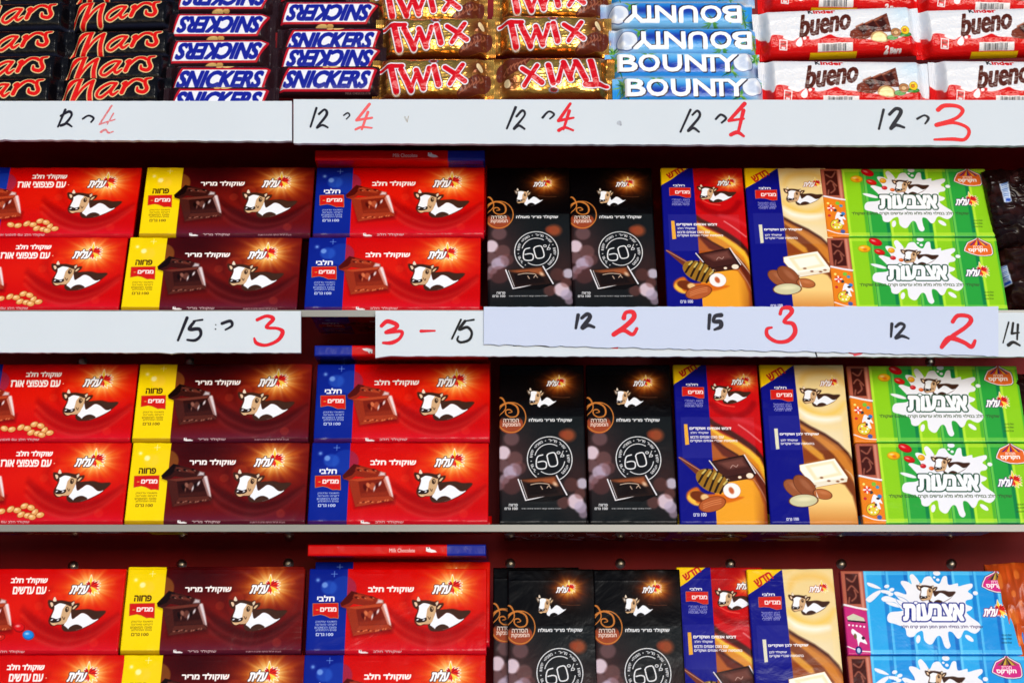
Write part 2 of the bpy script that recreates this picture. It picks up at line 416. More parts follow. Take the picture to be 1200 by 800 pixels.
# cow drawing, flat print, coordinates of crop B
cB = (470, 660, 8.0); cA = (355, 660, 7.275)
fB = Frame(pack_corners(4, 1, 357.5, WL, HL), WL, HL, cB); fA = Frame(pack_corners(4, 1, 357.5, WL, HL), WL, HL, cA)
class Aff:                                          # places the drawings of one frame somewhere else
    def __init__(s, f, ox, oy, sc, dx, dy, syy=None): s.f, s.o, s.s, s.d, s.sy = f, (ox, oy), sc, (dx, dy), (syy or sc)
    def __call__(s, *p): return [((x-s.o[0])*s.s+s.d[0], (y-s.o[1])*s.sy+s.d[1]) for x, y in s.f(*p)]
def cow(c, f, dark=(62, 36, 26), tan=(205, 165, 125), k=1.0, ghost=False, body=(238, 240, 250)):
    reg = 'cow_picture'; c.region(reg)
    P = lambda pts, col, **kw: c.poly(f(*pts), col, smooth=True, **kw)
    sil = [(108, 348),(150, 350),(160, 318),(178, 348),(240, 350),(310, 362),(345, 355),(350, 378),(395, 375),(388, 405),(355, 440),(480, 430),(560, 446),(648, 448),(600, 508),(540, 560),(450, 606),(380, 630),(290, 632),(258, 600),(262, 572),(215, 572),(160, 582),(130, 545),(135, 505),(160, 440),(120, 405)]
    if not ghost: P(sil, (60, 30, 20), grow=.5*k, alpha=.8, soft=.3*k)
    P([(325, 455),(345, 520),(385, 497),(430, 465),(480, 480),(540, 525),(590, 518),(540, 557),(450, 604),(380, 624),(300, 615),(272, 585),(290, 540),(315, 490)], body)
    if not ghost:
        P([(345, 440),(480, 433),(560, 450),(647, 449),(592, 510),(550, 525),(500, 488),(440, 460),(395, 478),(350, 517),(338, 480)], dark)
    P([(322, 605),(360, 577),(405, 572),(450, 600),(395, 622),(330, 628)], dark if not ghost else (15, 10, 8))
    if not ghost: P([(253, 572),(288, 590),(322, 622),(285, 630),(260, 603)], dark)
    P([(108, 352),(150, 356),(168, 388),(150, 430),(122, 400)], dark if not ghost else (90, 70, 55))
    P([(125, 368),(148, 370),(155, 395),(140, 405)], (235, 200, 170) if not ghost else (190, 180, 170))
    P([(150, 350),(160, 314),(176, 332),(180, 356)], (235, 215, 195))
    P([(322, 425),(345, 388),(388, 378),(388, 402),(360, 438),(335, 455)], dark if not ghost else (90, 70, 55))
    P([(338, 425),(355, 400),(378, 392),(355, 425)], (225, 190, 150))
    P([(318, 382),(345, 357),(350, 374),(335, 396)], (220, 200, 175))
    P([(175, 372),(240, 366),(320, 385),(326, 450),(310, 500),(288, 552),(250, 570),(150, 560),(145, 510),(168, 440)], tan)
    P([(172, 376),(230, 366),(272, 382),(260, 410),(246, 432),(240, 472),(226, 520),(170, 522),(150, 503),(165, 450),(170, 420)], (240, 242, 250))
    if not ghost: P([(160, 362),(210, 352),(262, 354),(312, 366),(330, 388),(318, 402),(270, 384),(212, 374),(168, 396)], dark)
    P([(134, 515),(150, 507),(200, 520),(236, 509),(242, 532),(216, 550),(160, 556),(140, 542)], (40, 25, 22))
    P([(148, 556),(190, 565),(216, 562),(190, 578),(165, 576)], (225, 185, 140))
    for x, y in ((156, 528), (213, 530)):
        q, = f((x, y)); c.ell(q[0], q[1], 1.1*k, .6*k, (225, 225, 235), rot=30)
    q, = f((288, 430)); c.ell(q[0], q[1], 1.7*k, 2.6*k, (45, 28, 22)); c.ell(q[0]+.2*k, q[1]+.3*k, .9*k, 1.5*k, (200, 160, 120)); c.ell(q[0]-.1*k, q[1]-.2*k, .55*k, 1.0*k, (40, 25, 20))
    c.stroke(f((252, 500), (268, 525), (275, 505)), .35*k, (80, 50, 35))
    c.region(None)
def logo(c, f, k=1.0, bright=1.0, shadow=(70, 20, 15), glowcol=((255, 190, 70), (255, 235, 150)), glow=True, gs=1.0):
    (cx, cy), = f((475, 225))
    if glow:
        c.glow(cx, cy-.5*k, 22*k*gs, 17*k*gs, (240, 96, 10), .62*bright, 2.0, 5, 2)
        c.glow(cx, cy, 15.5*k*gs, 12.5*k*gs, glowcol[0], .9*bright, 1.9, 9, 1)
        c.glow(cx+.5*k, cy+.5*k, 11.5*k*gs, 9.5*k*gs, glowcol[1], .95*bright, 2.2, 13, 3)
    c.region('brand_logo')
    (cx, cy), = f((485, 215))
    pet = [(92, 12.5, (248, 205, 60)), (140, 6.5, (200, 20, 25)), (118, 7, (190, 20, 20)), (62, 8, (215, 30, 30)), (38, 10, (170, 15, 25)), (20, 10.5, (225, 40, 25)), (2, 10, (190, 15, 25)), (-20, 10.5, (240, 90, 40)), (-38, 12, (250, 215, 90)), (-62, 11, (250, 200, 60)), (-85, 9, (215, 30, 30)), (-105, 8, (230, 60, 40))]
    for pas in (0, 1):
        for a, L, col in pet:
            a = math.radians(a); L *= .88*k; w = 1.35*k; u = (math.cos(a), math.sin(a)); n = (-u[1], u[0])
            pts = [(cx, cy), (cx+u[0]*L*.5+n[0]*w, cy+u[1]*L*.5+n[1]*w), (cx+u[0]*L, cy+u[1]*L), (cx+u[0]*L*.5-n[0]*w, cy+u[1]*L*.5-n[1]*w)]
            if pas == 0: c.poly(pts, (255, 250, 235), grow=.45*k)
            else: c.poly(pts, col)
    x0, y0 = f((297, 283))[0]; x1, y1 = f((478, 203))[0]
    c.text(H('עלית'), x0, y0, x1, y1+1.5*k, (250, 250, 255), bold=.5*k, shear=.28, outline=[(.65*k, shadow)])
    c.region(None)
def choc(c, f, pal):
    d, m, l, hi, wh = pal
    c.region('chocolate_picture')
    P = lambda pts, col, **kw: c.poly(f(*pts), col, **kw)
    P([(330, 370),(385, 395),(425, 625),(760, 590),(770, 520)], (30, 0, 0), alpha=.45, soft=2.2)
    P([(318, 340),(415, 235),(600, 283),(692, 318),(695, 352),(520, 358),(430, 345),(375, 385),(325, 368)], m)
    P([(318, 340),(415, 235),(470, 250),(400, 335),(330, 365)], d, soft=.3)
    P([(440, 262),(600, 295),(600, 320),(430, 290)], l, soft=.8)
    for x in (460, 520, 590): q, = f((x, 290)); c.ell(q[0], q[1], 2.2, 1.1, d, rot=-15, soft=.3); c.ell(q[0]+1.3, q[1]-.6, .9, .5, hi, rot=-20, soft=.2)
    P([(628, 340),(645, 305),(682, 314),(684, 338)], wh, alpha=.8, soft=.7)
    mix = lambda a, b, t: tuple(int(p*(1-t)+q*t) for p, q in zip(a, b))
    P([(368, 375),(680, 343),(705, 352),(757, 560),(430, 616)], m)
    P([(368, 375),(455, 392),(478, 532),(430, 616)], mix(m, l, .35), soft=.3)
    P([(368, 375),(680, 343),(662, 370),(455, 392)], l, soft=.25)
    P([(478, 532),(722, 520),(757, 560),(430, 616)], mix(m, l, .6), soft=.3)
    P([(455, 392),(662, 370),(722, 520),(478, 532)], mix(m, d, .25), soft=.3)
    P([(480, 500),(700, 480),(722, 520),(478, 532)], mix(m, l, .35), alpha=.7, soft=1.0)
    n = random.Random(3)
    for i in range(14):
        q, = f((450+i*21+n.random()*8, 572+n.random()*16-i*1.5)); c.ell(q[0], q[1], .9, .5, n.choice([d, m, hi]), rot=n.random()*90, soft=.2)
    P([(684, 346),(705, 350),(757, 540),(722, 518),(668, 376)], mix(l, wh, .35), soft=.3); c.stroke(f((698, 356), (728, 455), (746, 520)), [1.5, 1.1, .5], wh, alpha=.85, soft=.5)
    for (x, y, a, b, col, rr) in ((512, 445, 1.5, 3.2, d, 20), (540, 425, 1.6, 2.6, hi, 30), (575, 435, 2.6, 3.6, mix(m, hi, .5), 0), (612, 430, 1.6, 3.4, d, -25), (640, 410, .9, 2.2, wh, -20), (592, 455, .7, 2.4, wh, -10), (530, 465, .5, 1.6, hi, 0)):
        q, = f((x, y)); c.ell(q[0], q[1], a, b, col, rot=rr, soft=.3, alpha=.9)
    c.region(None)
MILKC = ((78, 12, 8), (136, 36, 18), (180, 66, 34), (222, 120, 76), (240, 232, 240))
DARKC = ((20, 5, 5), (52, 16, 13), (104, 46, 36), (150, 96, 82), (230, 222, 230))
PKT = (130, 10, 14)
def tiny(c, f, x0, x1, ys, col, seed=1):
    rnd = random.Random(seed); al = 'אבגדהוזחטיכלמנסעפצקרשת'
    for y in ys:
        t = ''.join(rnd.choice(al) for _ in range(rnd.choice((5, 6))))+' '+''.join(rnd.choice(al) for _ in range(4))
        a = f.box(x0+rnd.random()*12, y-9, x1-rnd.random()*12, y+9); c.text(t, *a, col, bold=.02)
def sidepanel(c, f, band, txtcol, word, tinycol):
    c.region('side_band')
    w = 0.0
    m = c.X < 34.6
    wide = 35.0+0*c.Y
    c.blend((slice(0, c.ny), slice(0, c.nx)), c.aa(c.X-wide), band[0])
    a = c.aa(c.X-wide)*np.clip(1-np.abs(c.Y-c.h*.35)/50, 0, 1)*.35; c.blend((slice(0, c.ny), slice(0, c.nx)), a, band[1])
    c.region(None)
    (gx, gy), = f((225, 205)); c.ell(gx, gy, 7, 6.5, band[2], .55, soft=1); c.ell(gx-4, gy+2.5, 2.6, 2.6, band[3], .8, soft=.6)
    (gx, gy), = f((345, 215)); c.ell(gx, gy, 12, 12, band[2], .28, soft=.5)
    (gx, gy), = f((130, 140)); c.glow(gx, gy, 1.7, 1.7, band[3], .9)
    (gx, gy), = f((270, 88)); c.stroke([(gx-2.6, gy), (gx+2.6, gy)], .22, band[3], soft=.2); c.stroke([(gx, gy-2.6), (gx, gy+2.6)], .22, band[3], soft=.2)
    c.region(None)
    c.text(H(word), *f.box(125, 273, 268, 320), txtcol, bold=.32)
    c.poly(f((88, 343), (298, 340), (300, 465), (270, 460), (235, 462), (190, 440), (150, 430), (88, 442)), (205, 25, 22), outline=[(.5, (190, 120, 40))], smooth=False)
    c.text(H('מגדים'), *f.box(150, 375, 285, 408), (250, 235, 235), bold=.28)
    c.ell(*f((122, 394))[0], 1.3, .5, (225, 150, 60))
    tiny(c, f, 98, 290, (497, 522, 545, 565), tinycol)
    c.text(H('גרם'), *f.box(112, 592, 182, 616), tinycol, bold=.12)
    c.text('100', *f.box(198, 592, 258, 616), tinycol, bold=.12)
    c.region(None)
def landscape(kind):
    if kind in ('milk', 'rice', 'lentil'):
        base = (198, 2, 4); dk = (140, 0, 4); pk = (222, 26, 62)
    else: base = (96, 8, 10); dk = (48, 2, 6); pk = (96, 36, 74)
    c = Canvas(WL, HL, base); X, Y = c.X, c.Y; full = (slice(0, c.ny), slice(0, c.nx))
    if kind == 'dark':
        c.blend(full, np.exp(-((X-60)/38)**2-((Y-70)/30)**2)*.8, (40, 2, 6))
        c.blend(full, np.exp(-((X-80)/45)**2-((Y-38)/20)**2)*.55, (135, 25, 14))
    else:
        c.blend(full, np.exp(-((X-62)/34)**2-((Y-40)/22)**2)*.3, (240, 50, 15))
        c.blend(full, np.exp(-((X-112)/60)**2-((Y-52)/22)**2)*.35, (245, 50, 10))
    c.blend(full, np.clip(1-Y/16, 0, 1)**1.3*.75, pk)
    # folds of cloth sweeping under the cow
    for dy, al, cc, wd in ((0, .55, dk, 4.5), (-5, .3, (255, 120, 90), 1.1), (4, .3, dk, 3), (-9, .4, dk, 3.5), (-13, .25, (255, 150, 120), .9)):
        if kind == 'dark' and cc != dk: cc = (190, 80, 80)
        c.stroke([(72, 40+dy), (88, 26+dy), (112, 16+dy*.8), (136, 20+dy*.6), (158, 36+dy*.4)], [wd*.3, wd, wd, wd*.8, wd*.2], cc, alpha=al, soft=2.2)
    c.stroke([(96, 62), (88, 48), (96, 33)], [.5, 3.5, .5], dk, alpha=.35, soft=3)
    sh = {'rice': -23.0, 'lentil': -12.0}.get(kind, 0)
    for (bx, by, r) in ((100, 50, 7), (86, 44, 4), (111, 47, 3.5), (150, 66, 2.5), (139, 10, 4)): c.ell(bx, by, r, r, (255, 110, 60), .14, soft=.6)
    logo(c, fB, glowcol=((255, 170, 50), (255, 240, 170)))
    cow(c, fB)
    band = ((8, 28, 134), (16, 50, 170), (45, 95, 205), (120, 160, 235)); word = 'חלבי'; tc = (245, 245, 255); tn = (205, 215, 245)
    if kind == 'dark': band = ((240, 208, 2), (255, 226, 20), (252, 205, 60), (255, 250, 190)); word = 'פרווה'; tc = (60, 22, 12); tn = (110, 80, 20)
    sidepanel(c, fA, band, tc, word, tn)
    fc = Aff(fA, 0, 0, 1, sh, 0)
    if kind == 'lentil':
        c.region('candy_picture')
        for x, y, col in ((36, 14, (240, 190, 20)), (44, 12, (220, 60, 20)), (49, 13, (245, 200, 30)), (55, 15, (200, 30, 20)), (40, 17, (60, 120, 40))): c.ell(x, y, 4, 2.6, col, rot=10, outline=[(.3, (90, 10, 5))]); c.ell(x-.8, y+.7, 1.2, .6, (255, 255, 240), .7, soft=.3)
        c.region(None)
    choc(c, fc, DARKC if kind == 'dark' else MILKC)
    c.region('product_name')
    W = (250, 245, 245)
    if kind == 'milk': c.text(H('שוקולד חלב'), *(lambda a: (a[0], a[1], a[2], a[3]))(fA.box(560, 196, 945, 256)), W, bold=.36)
    if kind == 'dark': c.text(H('שוקולד מריר'), *fA.box(555, 196, 945, 256), W, bold=.36)
    if kind in ('rice', 'lentil'):
        c.text(H('שוקולד חלב'), 58, 64.5, 90.5, 71, W, bold=.36)
        if kind == 'rice': c.text(H('עם פצפוצי אורז'), 45, 55.5, 90.5, 62, W, bold=.34)
        else: c.text(H('עם עדשים'), 61, 55.5, 90.5, 62, W, bold=.34)
    c.ell(93.5, 58.5 if sh else 60, .6, .6, (255, 170, 140))
    c.region(None)
    if kind == 'rice':
        c.region('nut_picture')
        for x, y, a in ((66, 13, 0), (72, 17, 20), (78, 15.5, -20), (70, 9, 30), (76, 8, 0), (82, 11, 60), (87, 8.5, 10), (80, 6.6, -10), (60, 14, 40), (52, 12, 10), (45, 13, -20)):
            c.ell(x, y, 3.4, 2.5, (226, 160, 92), rot=a, outline=[(.4, (150, 70, 25))]); c.ell(x-.8, y+.7, 1.5, .9, (255, 225, 180), .85, rot=a, soft=.4)
        c.region(None)
    if kind == 'lentil':
        c.region('candy_picture')
        for x, y, col in ((71, 24, (215, 15, 20)), (80, 17, (30, 130, 225))):
            c.ell(x, y, 5.3, 4.3, tuple(v*.6 for v in col), rot=-20); c.ell(x-.3, y+.5, 4.8, 3.7, col, rot=-20, soft=.5); c.ell(x-1.5, y+1.4, 1.8, 1, (255, 255, 255), .55, soft=.5)
        c.region(None)
    # printed strip along the bottom fold
    c.blend(full, c.aa(Y-3.3, .3)*.35, dk if kind != 'milk' else (150, 5, 10))
    if True:
        c.region(None)
        bx = 47.5 if kind in ('milk', 'dark') else 20
        c.poly([(bx, 1.4), (bx, 3.6), (bx+2.4, 3.7), (bx+3, 2.2), (bx+5.5, 2.4), (bx+8.5, 1.5), (bx+8, 1.0), (bx+2, 1)], (240, 235, 240)); c.ell(bx+1.6, 3, .5, .4, (40, 20, 20))
        c.text(H({'milk': 'שוקולד חלב', 'dark': 'שוקולד מריר', 'rice': 'שוקולד חלב עם פצפוצי אורז', 'lentil': 'שוקולד חלב עם עדשים'}[kind]), bx+13, .9, bx+(38 if bx > 40 else 58), 3.3, (225, 200, 205), bold=.05)
        if kind == 'dark': c.text(H('תוצרת ישראל בפיקוח הרבנות הראשית'), 112, 1.2, 143, 2.7, (200, 170, 175), bold=.02)
        c.region(None)
    return c

# portrait bars --------------------------------------------------------------------------------
f6a = Frame(pack_corners(3, 0, 585.5, WP, HP), WP, HP, (570, 420, 8.0)); f6b = Frame(pack_corners(3, 0, 585.5, WP, HP), WP, HP, (570, 510, 7.617))
def bar60():
    c = Canvas(WP, HP, (3, 2, 3)); full = (slice(0, c.ny), slice(0, c.nx)); X, Y = c.X, c.Y
    ytop = f6a((400, 545))[0][1]
    c.blend(full, c.aa(Y-ytop, .4)*c.aa(2.5-X, .4)*c.aa(X-(WP-1.5), .4), (19, 23, 25))
    c.blend(full, np.exp(-((X-6)/26)**2-((Y-62)/36)**2)*.6, (92, 52, 52))
    c.blend(full, np.exp(-((X-70)/16)**2-((Y-42)/30)**2)*.5, (80, 42, 40))
    def bk(x, y, r, col, a, s=.8): q, = f6b((x, y)); c.ell(q[0], q[1], r, r*1.05, col, a, soft=s)
    q, = f6a((240, 750)); c.ell(*q, 7, 7, (140, 100, 105), .5, soft=1); q, = f6a((770, 720)); c.ell(*q, 6.5, 6, (190, 85, 45), .7, soft=2); q, = f6a((720, 710)); c.ell(*q, 3.5, 3.5, (150, 60, 35), .6, soft=1)
    for a in ((155, 155, 6.4, (214, 192, 206), .95), (260, 210, 7, (125, 85, 85), .55), (150, 270, 6, (135, 100, 105), .5), (215, 330, 6, (190, 175, 200), .75), (255, 310, 6.5, (180, 160, 185), .6), (165, 390, 4.5, (180, 155, 175), .6), (120, 440, 5, (140, 105, 115), .6), (300, 290, 6, (130, 80, 80), .4), (230, 440, 9, (110, 60, 60), .45),
              (860, 430, 5, (200, 190, 210), .85), (800, 590, 7, (212, 190, 204), .95), (845, 640, 5.5, (180, 165, 190), .8), (870, 700, 4, (150, 130, 150), .7), (690, 600, 5.5, (130, 75, 70), .5), (760, 440, 6.5, (105, 60, 55), .5), (840, 520, 5, (120, 70, 65), .5)): bk(a[0], a[1], a[2], a[3], a[4])
    fl = Aff(fB, *fB((390, 250))[0], .68, *f6a((640, 235))[0])
    c.region(None); q = f6a((690, 230))[0]; c.glow(q[0], q[1]-1, 15, 13, (120, 40, 10), .8, 1.8)
    logo(c, Aff(fB, *fB((475, 220))[0], .66, *f6a((685, 220))[0]), k=.62, bright=.95, gs=.8)
    cow(c, Aff(fB, *fB((110, 350))[0], .58, *f6a((388, 297))[0], .66), k=.6, ghost=True)
    c.stroke(f6a((620, 357), (700, 366), (790, 364)), .2, (150, 90, 60), alpha=.6)
    c.region('series_badge')
    G = (196, 118, 52)
    c.ell(*f6a((235, 615))[0], 11.2, 9.6, (150, 66, 38)); q, = f6a((235, 560)); c.ell(q[0], q[1]+5, 11, 8, (8, 4, 4), .9, soft=2.2)
    circ = [f6a((240+135*math.cos(t), 552+140*math.sin(t)))[0] for t in np.linspace(0, 6.283, 30)]
    c.stroke(circ, .5, G); c.stroke(f6a((100, 365), (150, 370), (182, 420), (180, 480), (105, 550)), [.3, .8, .6, .5, .3], G)
    c.stroke(f6a((100, 520), (130, 450), (210, 415), (285, 445), (305, 500), (285, 540), (230, 548), (190, 520), (190, 485), (225, 478), (245, 500), (215, 508)), [.3, .7, .9, .8, .8, .7, .6, .6, .6, .6, .5, .4], G)
    c.text(H('הסדרה'), *f6a.box(165, 565, 308, 597), (235, 215, 205), bold=.14); c.text(H('המפנקת'), *f6a.box(158, 607, 322, 645), (235, 215, 205), bold=.14)
    c.region('product_name')
    c.text(H('שוקולד מריר מעולה'), *f6a.box(405, 562, 806, 600), (235, 235, 240), bold=.2)
    c.region('percentage_roundel')
    cx, cy = f6b((570, 212))[0]; R = 205*f6b.k()
    Wt = (235, 235, 240)
    (_, ya), (_, yb) = f6b((570, 8), (570, 416)); Ry = abs(ya-yb)/2
    ring = lambda r, a0, a1: [(cx+R*r*math.cos(math.radians(t)), cy+Ry*r*math.sin(math.radians(t))) for t in np.linspace(a0, a1, 36)]
    c.poly(ring(1, 0, 360), (20, 22, 26), alpha=.8)
    c.stroke(ring(.98, 0, 360), .38, Wt); c.stroke(ring(.66, 60, 165), .36, Wt); c.stroke(ring(.66, -125, -10), .36, Wt)
    word = '60% מוצקי קקאו · 60% מוצקי קקאו · '; word = H('מוצקי קקאו · עשיר מריר · מוצקי קקאו · מריר ·')
    n = len(word)
    for i, ch in enumerate(word):
        if ch in ' ': continue
        t = 232-i/n*285; a = math.radians(t); x, y = cx+R*.82*math.cos(a), cy+Ry*.82*math.sin(a)
        hh = 1.1 if ch not in 'י·' else .5; ww = .95 if ch not in 'וי·' else .35
        c.text(ch, x-ww, y-hh, x+ww, y+hh, (225, 225, 230), bold=.1, rot=t-90)
    c.strokes([(f6b((508, 175), (465, 190), (450, 235), (455, 285), (490, 300), (535, 290), (538, 245), (510, 232), (465, 240)), .55), (f6b((545, 185), (560, 165), (605, 155), (625, 180), (640, 245), (625, 272), (580, 278), (562, 255), (545, 185)), .55)], Wt)
    c.stroke(f6b((690, 140), (668, 195)), .3, Wt); 
    for q in f6b((648, 155), (683, 182)): c.ell(q[0], q[1], 1.7, 1.4, Wt); c.ell(q[0], q[1], 1.0, .75, (20, 22, 26))
    c.region('chocolate_picture')
    c.poly(f6b((285, 392), (635, 355), (728, 535), (600, 590), (355, 590)), (12, 8, 8), soft=.3)
    c.poly(f6b((310, 395), (625, 362), (700, 530), (360, 568)), (38, 22, 18), soft=.3)
    c.poly(f6b((320, 400), (615, 370), (645, 450), (560, 430), (400, 425)), (150, 80, 45), soft=1.4)
    c.poly(f6b((360, 430), (500, 415), (620, 460), (650, 520), (380, 545)), (22, 13, 12), soft=1.2)
    c.stroke(f6b((288, 392), (355, 578)), .55, (235, 232, 240), smooth=False); c.stroke(f6b((312, 398), (368, 560)), .25, (220, 215, 220), smooth=False)
    c.stroke(f6b((630, 358), (722, 530)), .6, (235, 232, 240), smooth=False); c.stroke(f6b((355, 578), (440, 562), (520, 545)), [.6, .5, .1], (225, 220, 225)); c.stroke(f6b((400, 440), (470, 428), (555, 435), (565, 455)), .3, (225, 200, 180)); c.stroke(f6b((490, 455), (505, 480)), .4, (200, 170, 150)); c.stroke(f6b((545, 470), (560, 450), (580, 470)), .35, (200, 170, 150))
    c.ell(*f6b((618, 435))[0], 1.6, 2.4, (235, 200, 170), .8, rot=40, soft=.8)
    c.region(None)
    c.text(H('פרווה'), *f6b.box(205, 610, 283, 630), (225, 225, 230), bold=.12); c.text(H('גרם')+' 100', *f6b.box(168, 640, 283, 662), (225, 225, 230), bold=.12)
    c.text(H('תכולת מוצקי קקאו לפחות שישים אחוז'), *f6b.box(318, 646, 670, 660), (215, 215, 220), bold=.05)
    c.region(None)
    return c
fE = Frame(pack_corners(3, 0, 797, WP, HP), WP, HP, (785, 420, 8.0)); fF = Frame(pack_corners(3, 0, 797, WP, HP), WP, HP, (785, 510, 7.617))
fG = Frame(pack_corners(3, 0, 903, WP, HP), WP, HP, (885, 415, 7.616)); fH = Frame(pack_corners(3, 0, 903, WP, HP), WP, HP, (885, 510, 7.616))
def bar_nut(white):
    c = Canvas(WP, HP, (196, 10, 14) if not white else (235, 208, 148)); full = (slice(0, c.ny), slice(0, c.nx)); X, Y = c.X, c.Y
    a, b = (fG, fH) if white else (fE, fF)
    if white:
        c.blend(full, np.exp(-((X-55)/25)**2-((Y-75)/28)**2)*.55, (248, 236, 206))
        for pts, al, col in ((((400, 260), (440, 180), (560, 150), (700, 170), (790, 260)), .75, (236, 190, 95)), (((395, 430), (470, 500), (600, 540), (720, 510), (790, 430)), .8, (238, 196, 90)), (((390, 500), (480, 560), (600, 585), (740, 570)), .8, (255, 252, 240)), (((420, 600), (540, 620), (700, 650), (800, 620)), .4, (245, 215, 140)), (((350, 130), (480, 70), (700, 60)), .5, (242, 205, 120))):
            c.stroke(a(*pts), [1.5]+[3.2]*(len(pts)-2)+[1.5], col, alpha=al, soft=2.6)
    else:
        c.blend(full, np.clip((Y-130)/30, 0, 1)*.45, (110, 4, 8))
        for pts, al, col, w in ((((385, 430), (470, 500), (600, 540), (720, 500), (780, 420)), .6, (130, 0, 8), 3), (((430, 400), (500, 435), (600, 450)), .7, (255, 110, 90), .5), (((375, 330), (400, 250), (480, 190)), .4, (140, 0, 8), 2.5), (((640, 620), (740, 690), (850, 780)), .7, (240, 150, 150), .7), (((600, 560), (740, 600), (850, 660)), .4, (230, 60, 70), 2)):
            c.stroke(a(*pts), w, col, alpha=al, soft=1.4 if w > 1 else .4)
    # caramel / chocolate waves: layers from the upper left to the lower right
    K = (lambda *p: fF(*p)) if not white else (lambda *p: fH(*p))
    if not white:
        L = [([(330, -180), (400, -120), (520, -60), (650, 20), (760, 100), (860, 220), (900, 330), (900, 800), (330, 800)], (60, 18, 10)),
             ([(340, -110), (420, -60), (560, 20), (700, 110), (800, 200), (870, 330), (900, 800), (330, 800)], (150, 22, 12)),
             ([(345, -90), (450, -20), (600, 50), (720, 130), (800, 200), (850, 300), (880, 800), (330, 800)], (240, 185, 45)),
             ([(345, -60), (450, 20), (590, 90), (700, 170), (790, 260), (860, 420), (900, 800), (330, 800)], (215, 130, 30)),
             ([(360, 0), (420, 40), (500, 110), (600, 170), (720, 240), (800, 330), (860, 440), (900, 800), (330, 800)], (90, 28, 14)),
             ([(370, 60), (420, 120), (470, 180), (640, 250), (740, 340), (800, 450), (850, 560), (880, 800), (330, 800)], (170, 80, 25)),
             ([(370, 320), (520, 390), (650, 380), (740, 400), (800, 500), (840, 620), (850, 800), (330, 800)], (238, 160, 40))]
    else:
        L = [([(390, -145), (480, -90), (620, -20), (740, 60), (830, 150), (890, 250), (960, 350), (960, 800), (380, 800)], (70, 28, 14)),
             ([(395, -110), (480, -60), (620, 10), (740, 90), (830, 180), (900, 290), (960, 420), (960, 800), (380, 800)], (172, 96, 36)),
             ([(400, -90), (560, 0), (700, 90), (800, 180), (870, 300), (920, 450), (950, 800), (380, 800)], (205, 125, 45)),
             ([(400, -70), (560, 50), (700, 170), (800, 300), (880, 420), (920, 560), (940, 800), (380, 800)], (120, 55, 24)),
             ([(415, 40), (500, 90), (600, 170), (620, 215), (420, 250)], (215, 145, 50)),
             ([(415, 90), (500, 160), (580, 220), (420, 250)], (140, 62, 22)),
             ([(415, 300), (520, 380), (700, 400), (800, 440), (870, 540), (910, 680), (920, 800), (380, 800)], (244, 205, 130))]
    for pts, col in L: c.poly(K(*pts), col, smooth=False, soft=.9)
    if white:
        c.stroke(K((800, 300), (870, 370), (920, 560)), [.2, .6, .2], (225, 190, 160), alpha=.8, soft=.3); c.blend(full, np.clip(1-Y/22, 0, 1)*c.aa(K((480, 700))[0][0]-X)*.75, (196, 105, 30))
    else:
        c.stroke(K((650, 170), (760, 300), (860, 440)), [.2, .5, .2], (240, 220, 200), soft=.2); c.stroke(K((740, 380), (820, 500), (865, 600)), [.2, .5, .2], (210, 160, 140), alpha=.8, soft=.3)
        c.stroke(K((400, 60), (600, 175)), .8, (60, 20, 10), soft=.5); c.blend(full, np.clip((X-66)/12, 0, 1)*np.clip(1-Y/60, 0, 1)*.7, (120, 45, 15))
    # blue side
    bl = (14, 16, 128)
    c.region('side_band')
    bx = a((333, 60))[0][0] if not white else a((340, 120))[0][0]
    bx2 = b((418, 760))[0][0] if not white else b((488, 760))[0][0]
    bX = bx2+(bx-bx2)*np.clip(Y/HP, 0, 1)
    c.blend(full, c.aa(X-bX), bl)
    c.region('corner_flash')
    tri = [(-80, -60), (330, -60), (330, 30), (230, 100), (130, 180), (20, 248), (-80, 290)] if not white else [(-80, -60), (420, -60), (400, 55), (300, 120), (170, 220), (40, 300), (-80, 330)]
    c.poly(a(*tri), (242, 196, 8))
    bb = a.box(80, 85, 248, 135) if not white else a.box(98, 145, 258, 205)
    c.text(H('חדש'), *bb, (190, 30, 25), bold=.38, rot=31)
    c.region(None)
    s = 0 if not white else 1
    B = (lambda *q: a.box(*q))
    c.text(H('חלבי'), *(B(148, 232, 256, 254) if not s else B(168, 286, 272, 308)), (240, 240, 250), bold=.2)
    q = [(112, 268), (310, 270), (314, 370), (270, 372), (210, 350), (150, 345), (114, 350)] if not s else [(134, 320), (328, 316), (332, 415), (290, 420), (230, 400), (180, 396), (138, 400)]
    c.poly(a(*q), (205, 30, 25), outline=[(.35, (200, 120, 60))])
    c.text(H('מגדים'), *(B(168, 300, 305, 330) if not s else B(188, 348, 322, 378)), (250, 235, 235), bold=.22)
    tiny(c, a, 130 if not s else 155, 308 if not s else 328, (395, 415, 434, 450) if not s else (445, 465, 482, 498), (180, 180, 230), 4+s)
    if not white:
        c.blend(full, c.aa(fE((400, 545))[0][1]*0+Y-fE((400, 548))[0][1])*c.aa(fE((400, 800))[0][1]-14-Y)*c.aa(5-X)*c.aa(X-72)*.09, (200, 190, 230))
        c.region('text_bar'); c.poly(list(a((128, 615), (160, 615)))+list(b((170, 80), (135, 85))), (235, 170, 60)); c.region('product_name')
        W = (240, 235, 240)
        c.text(H('דבש אגוזים ושקדים'), *a.box(182, 645, 570, 672), W, bold=.24); c.text(H('שוקולד חלב'), *a.box(190, 685, 358, 708), W, bold=.12)
        c.text(H('עם נוגט אגוזים ודבש'), *a.box(190, 725, 500, 748), W, bold=.12); c.text(H('בתוספת שברי אגוזים ושקדים'), *a.box(190, 762, 630, 786), W, bold=.12)
    else:
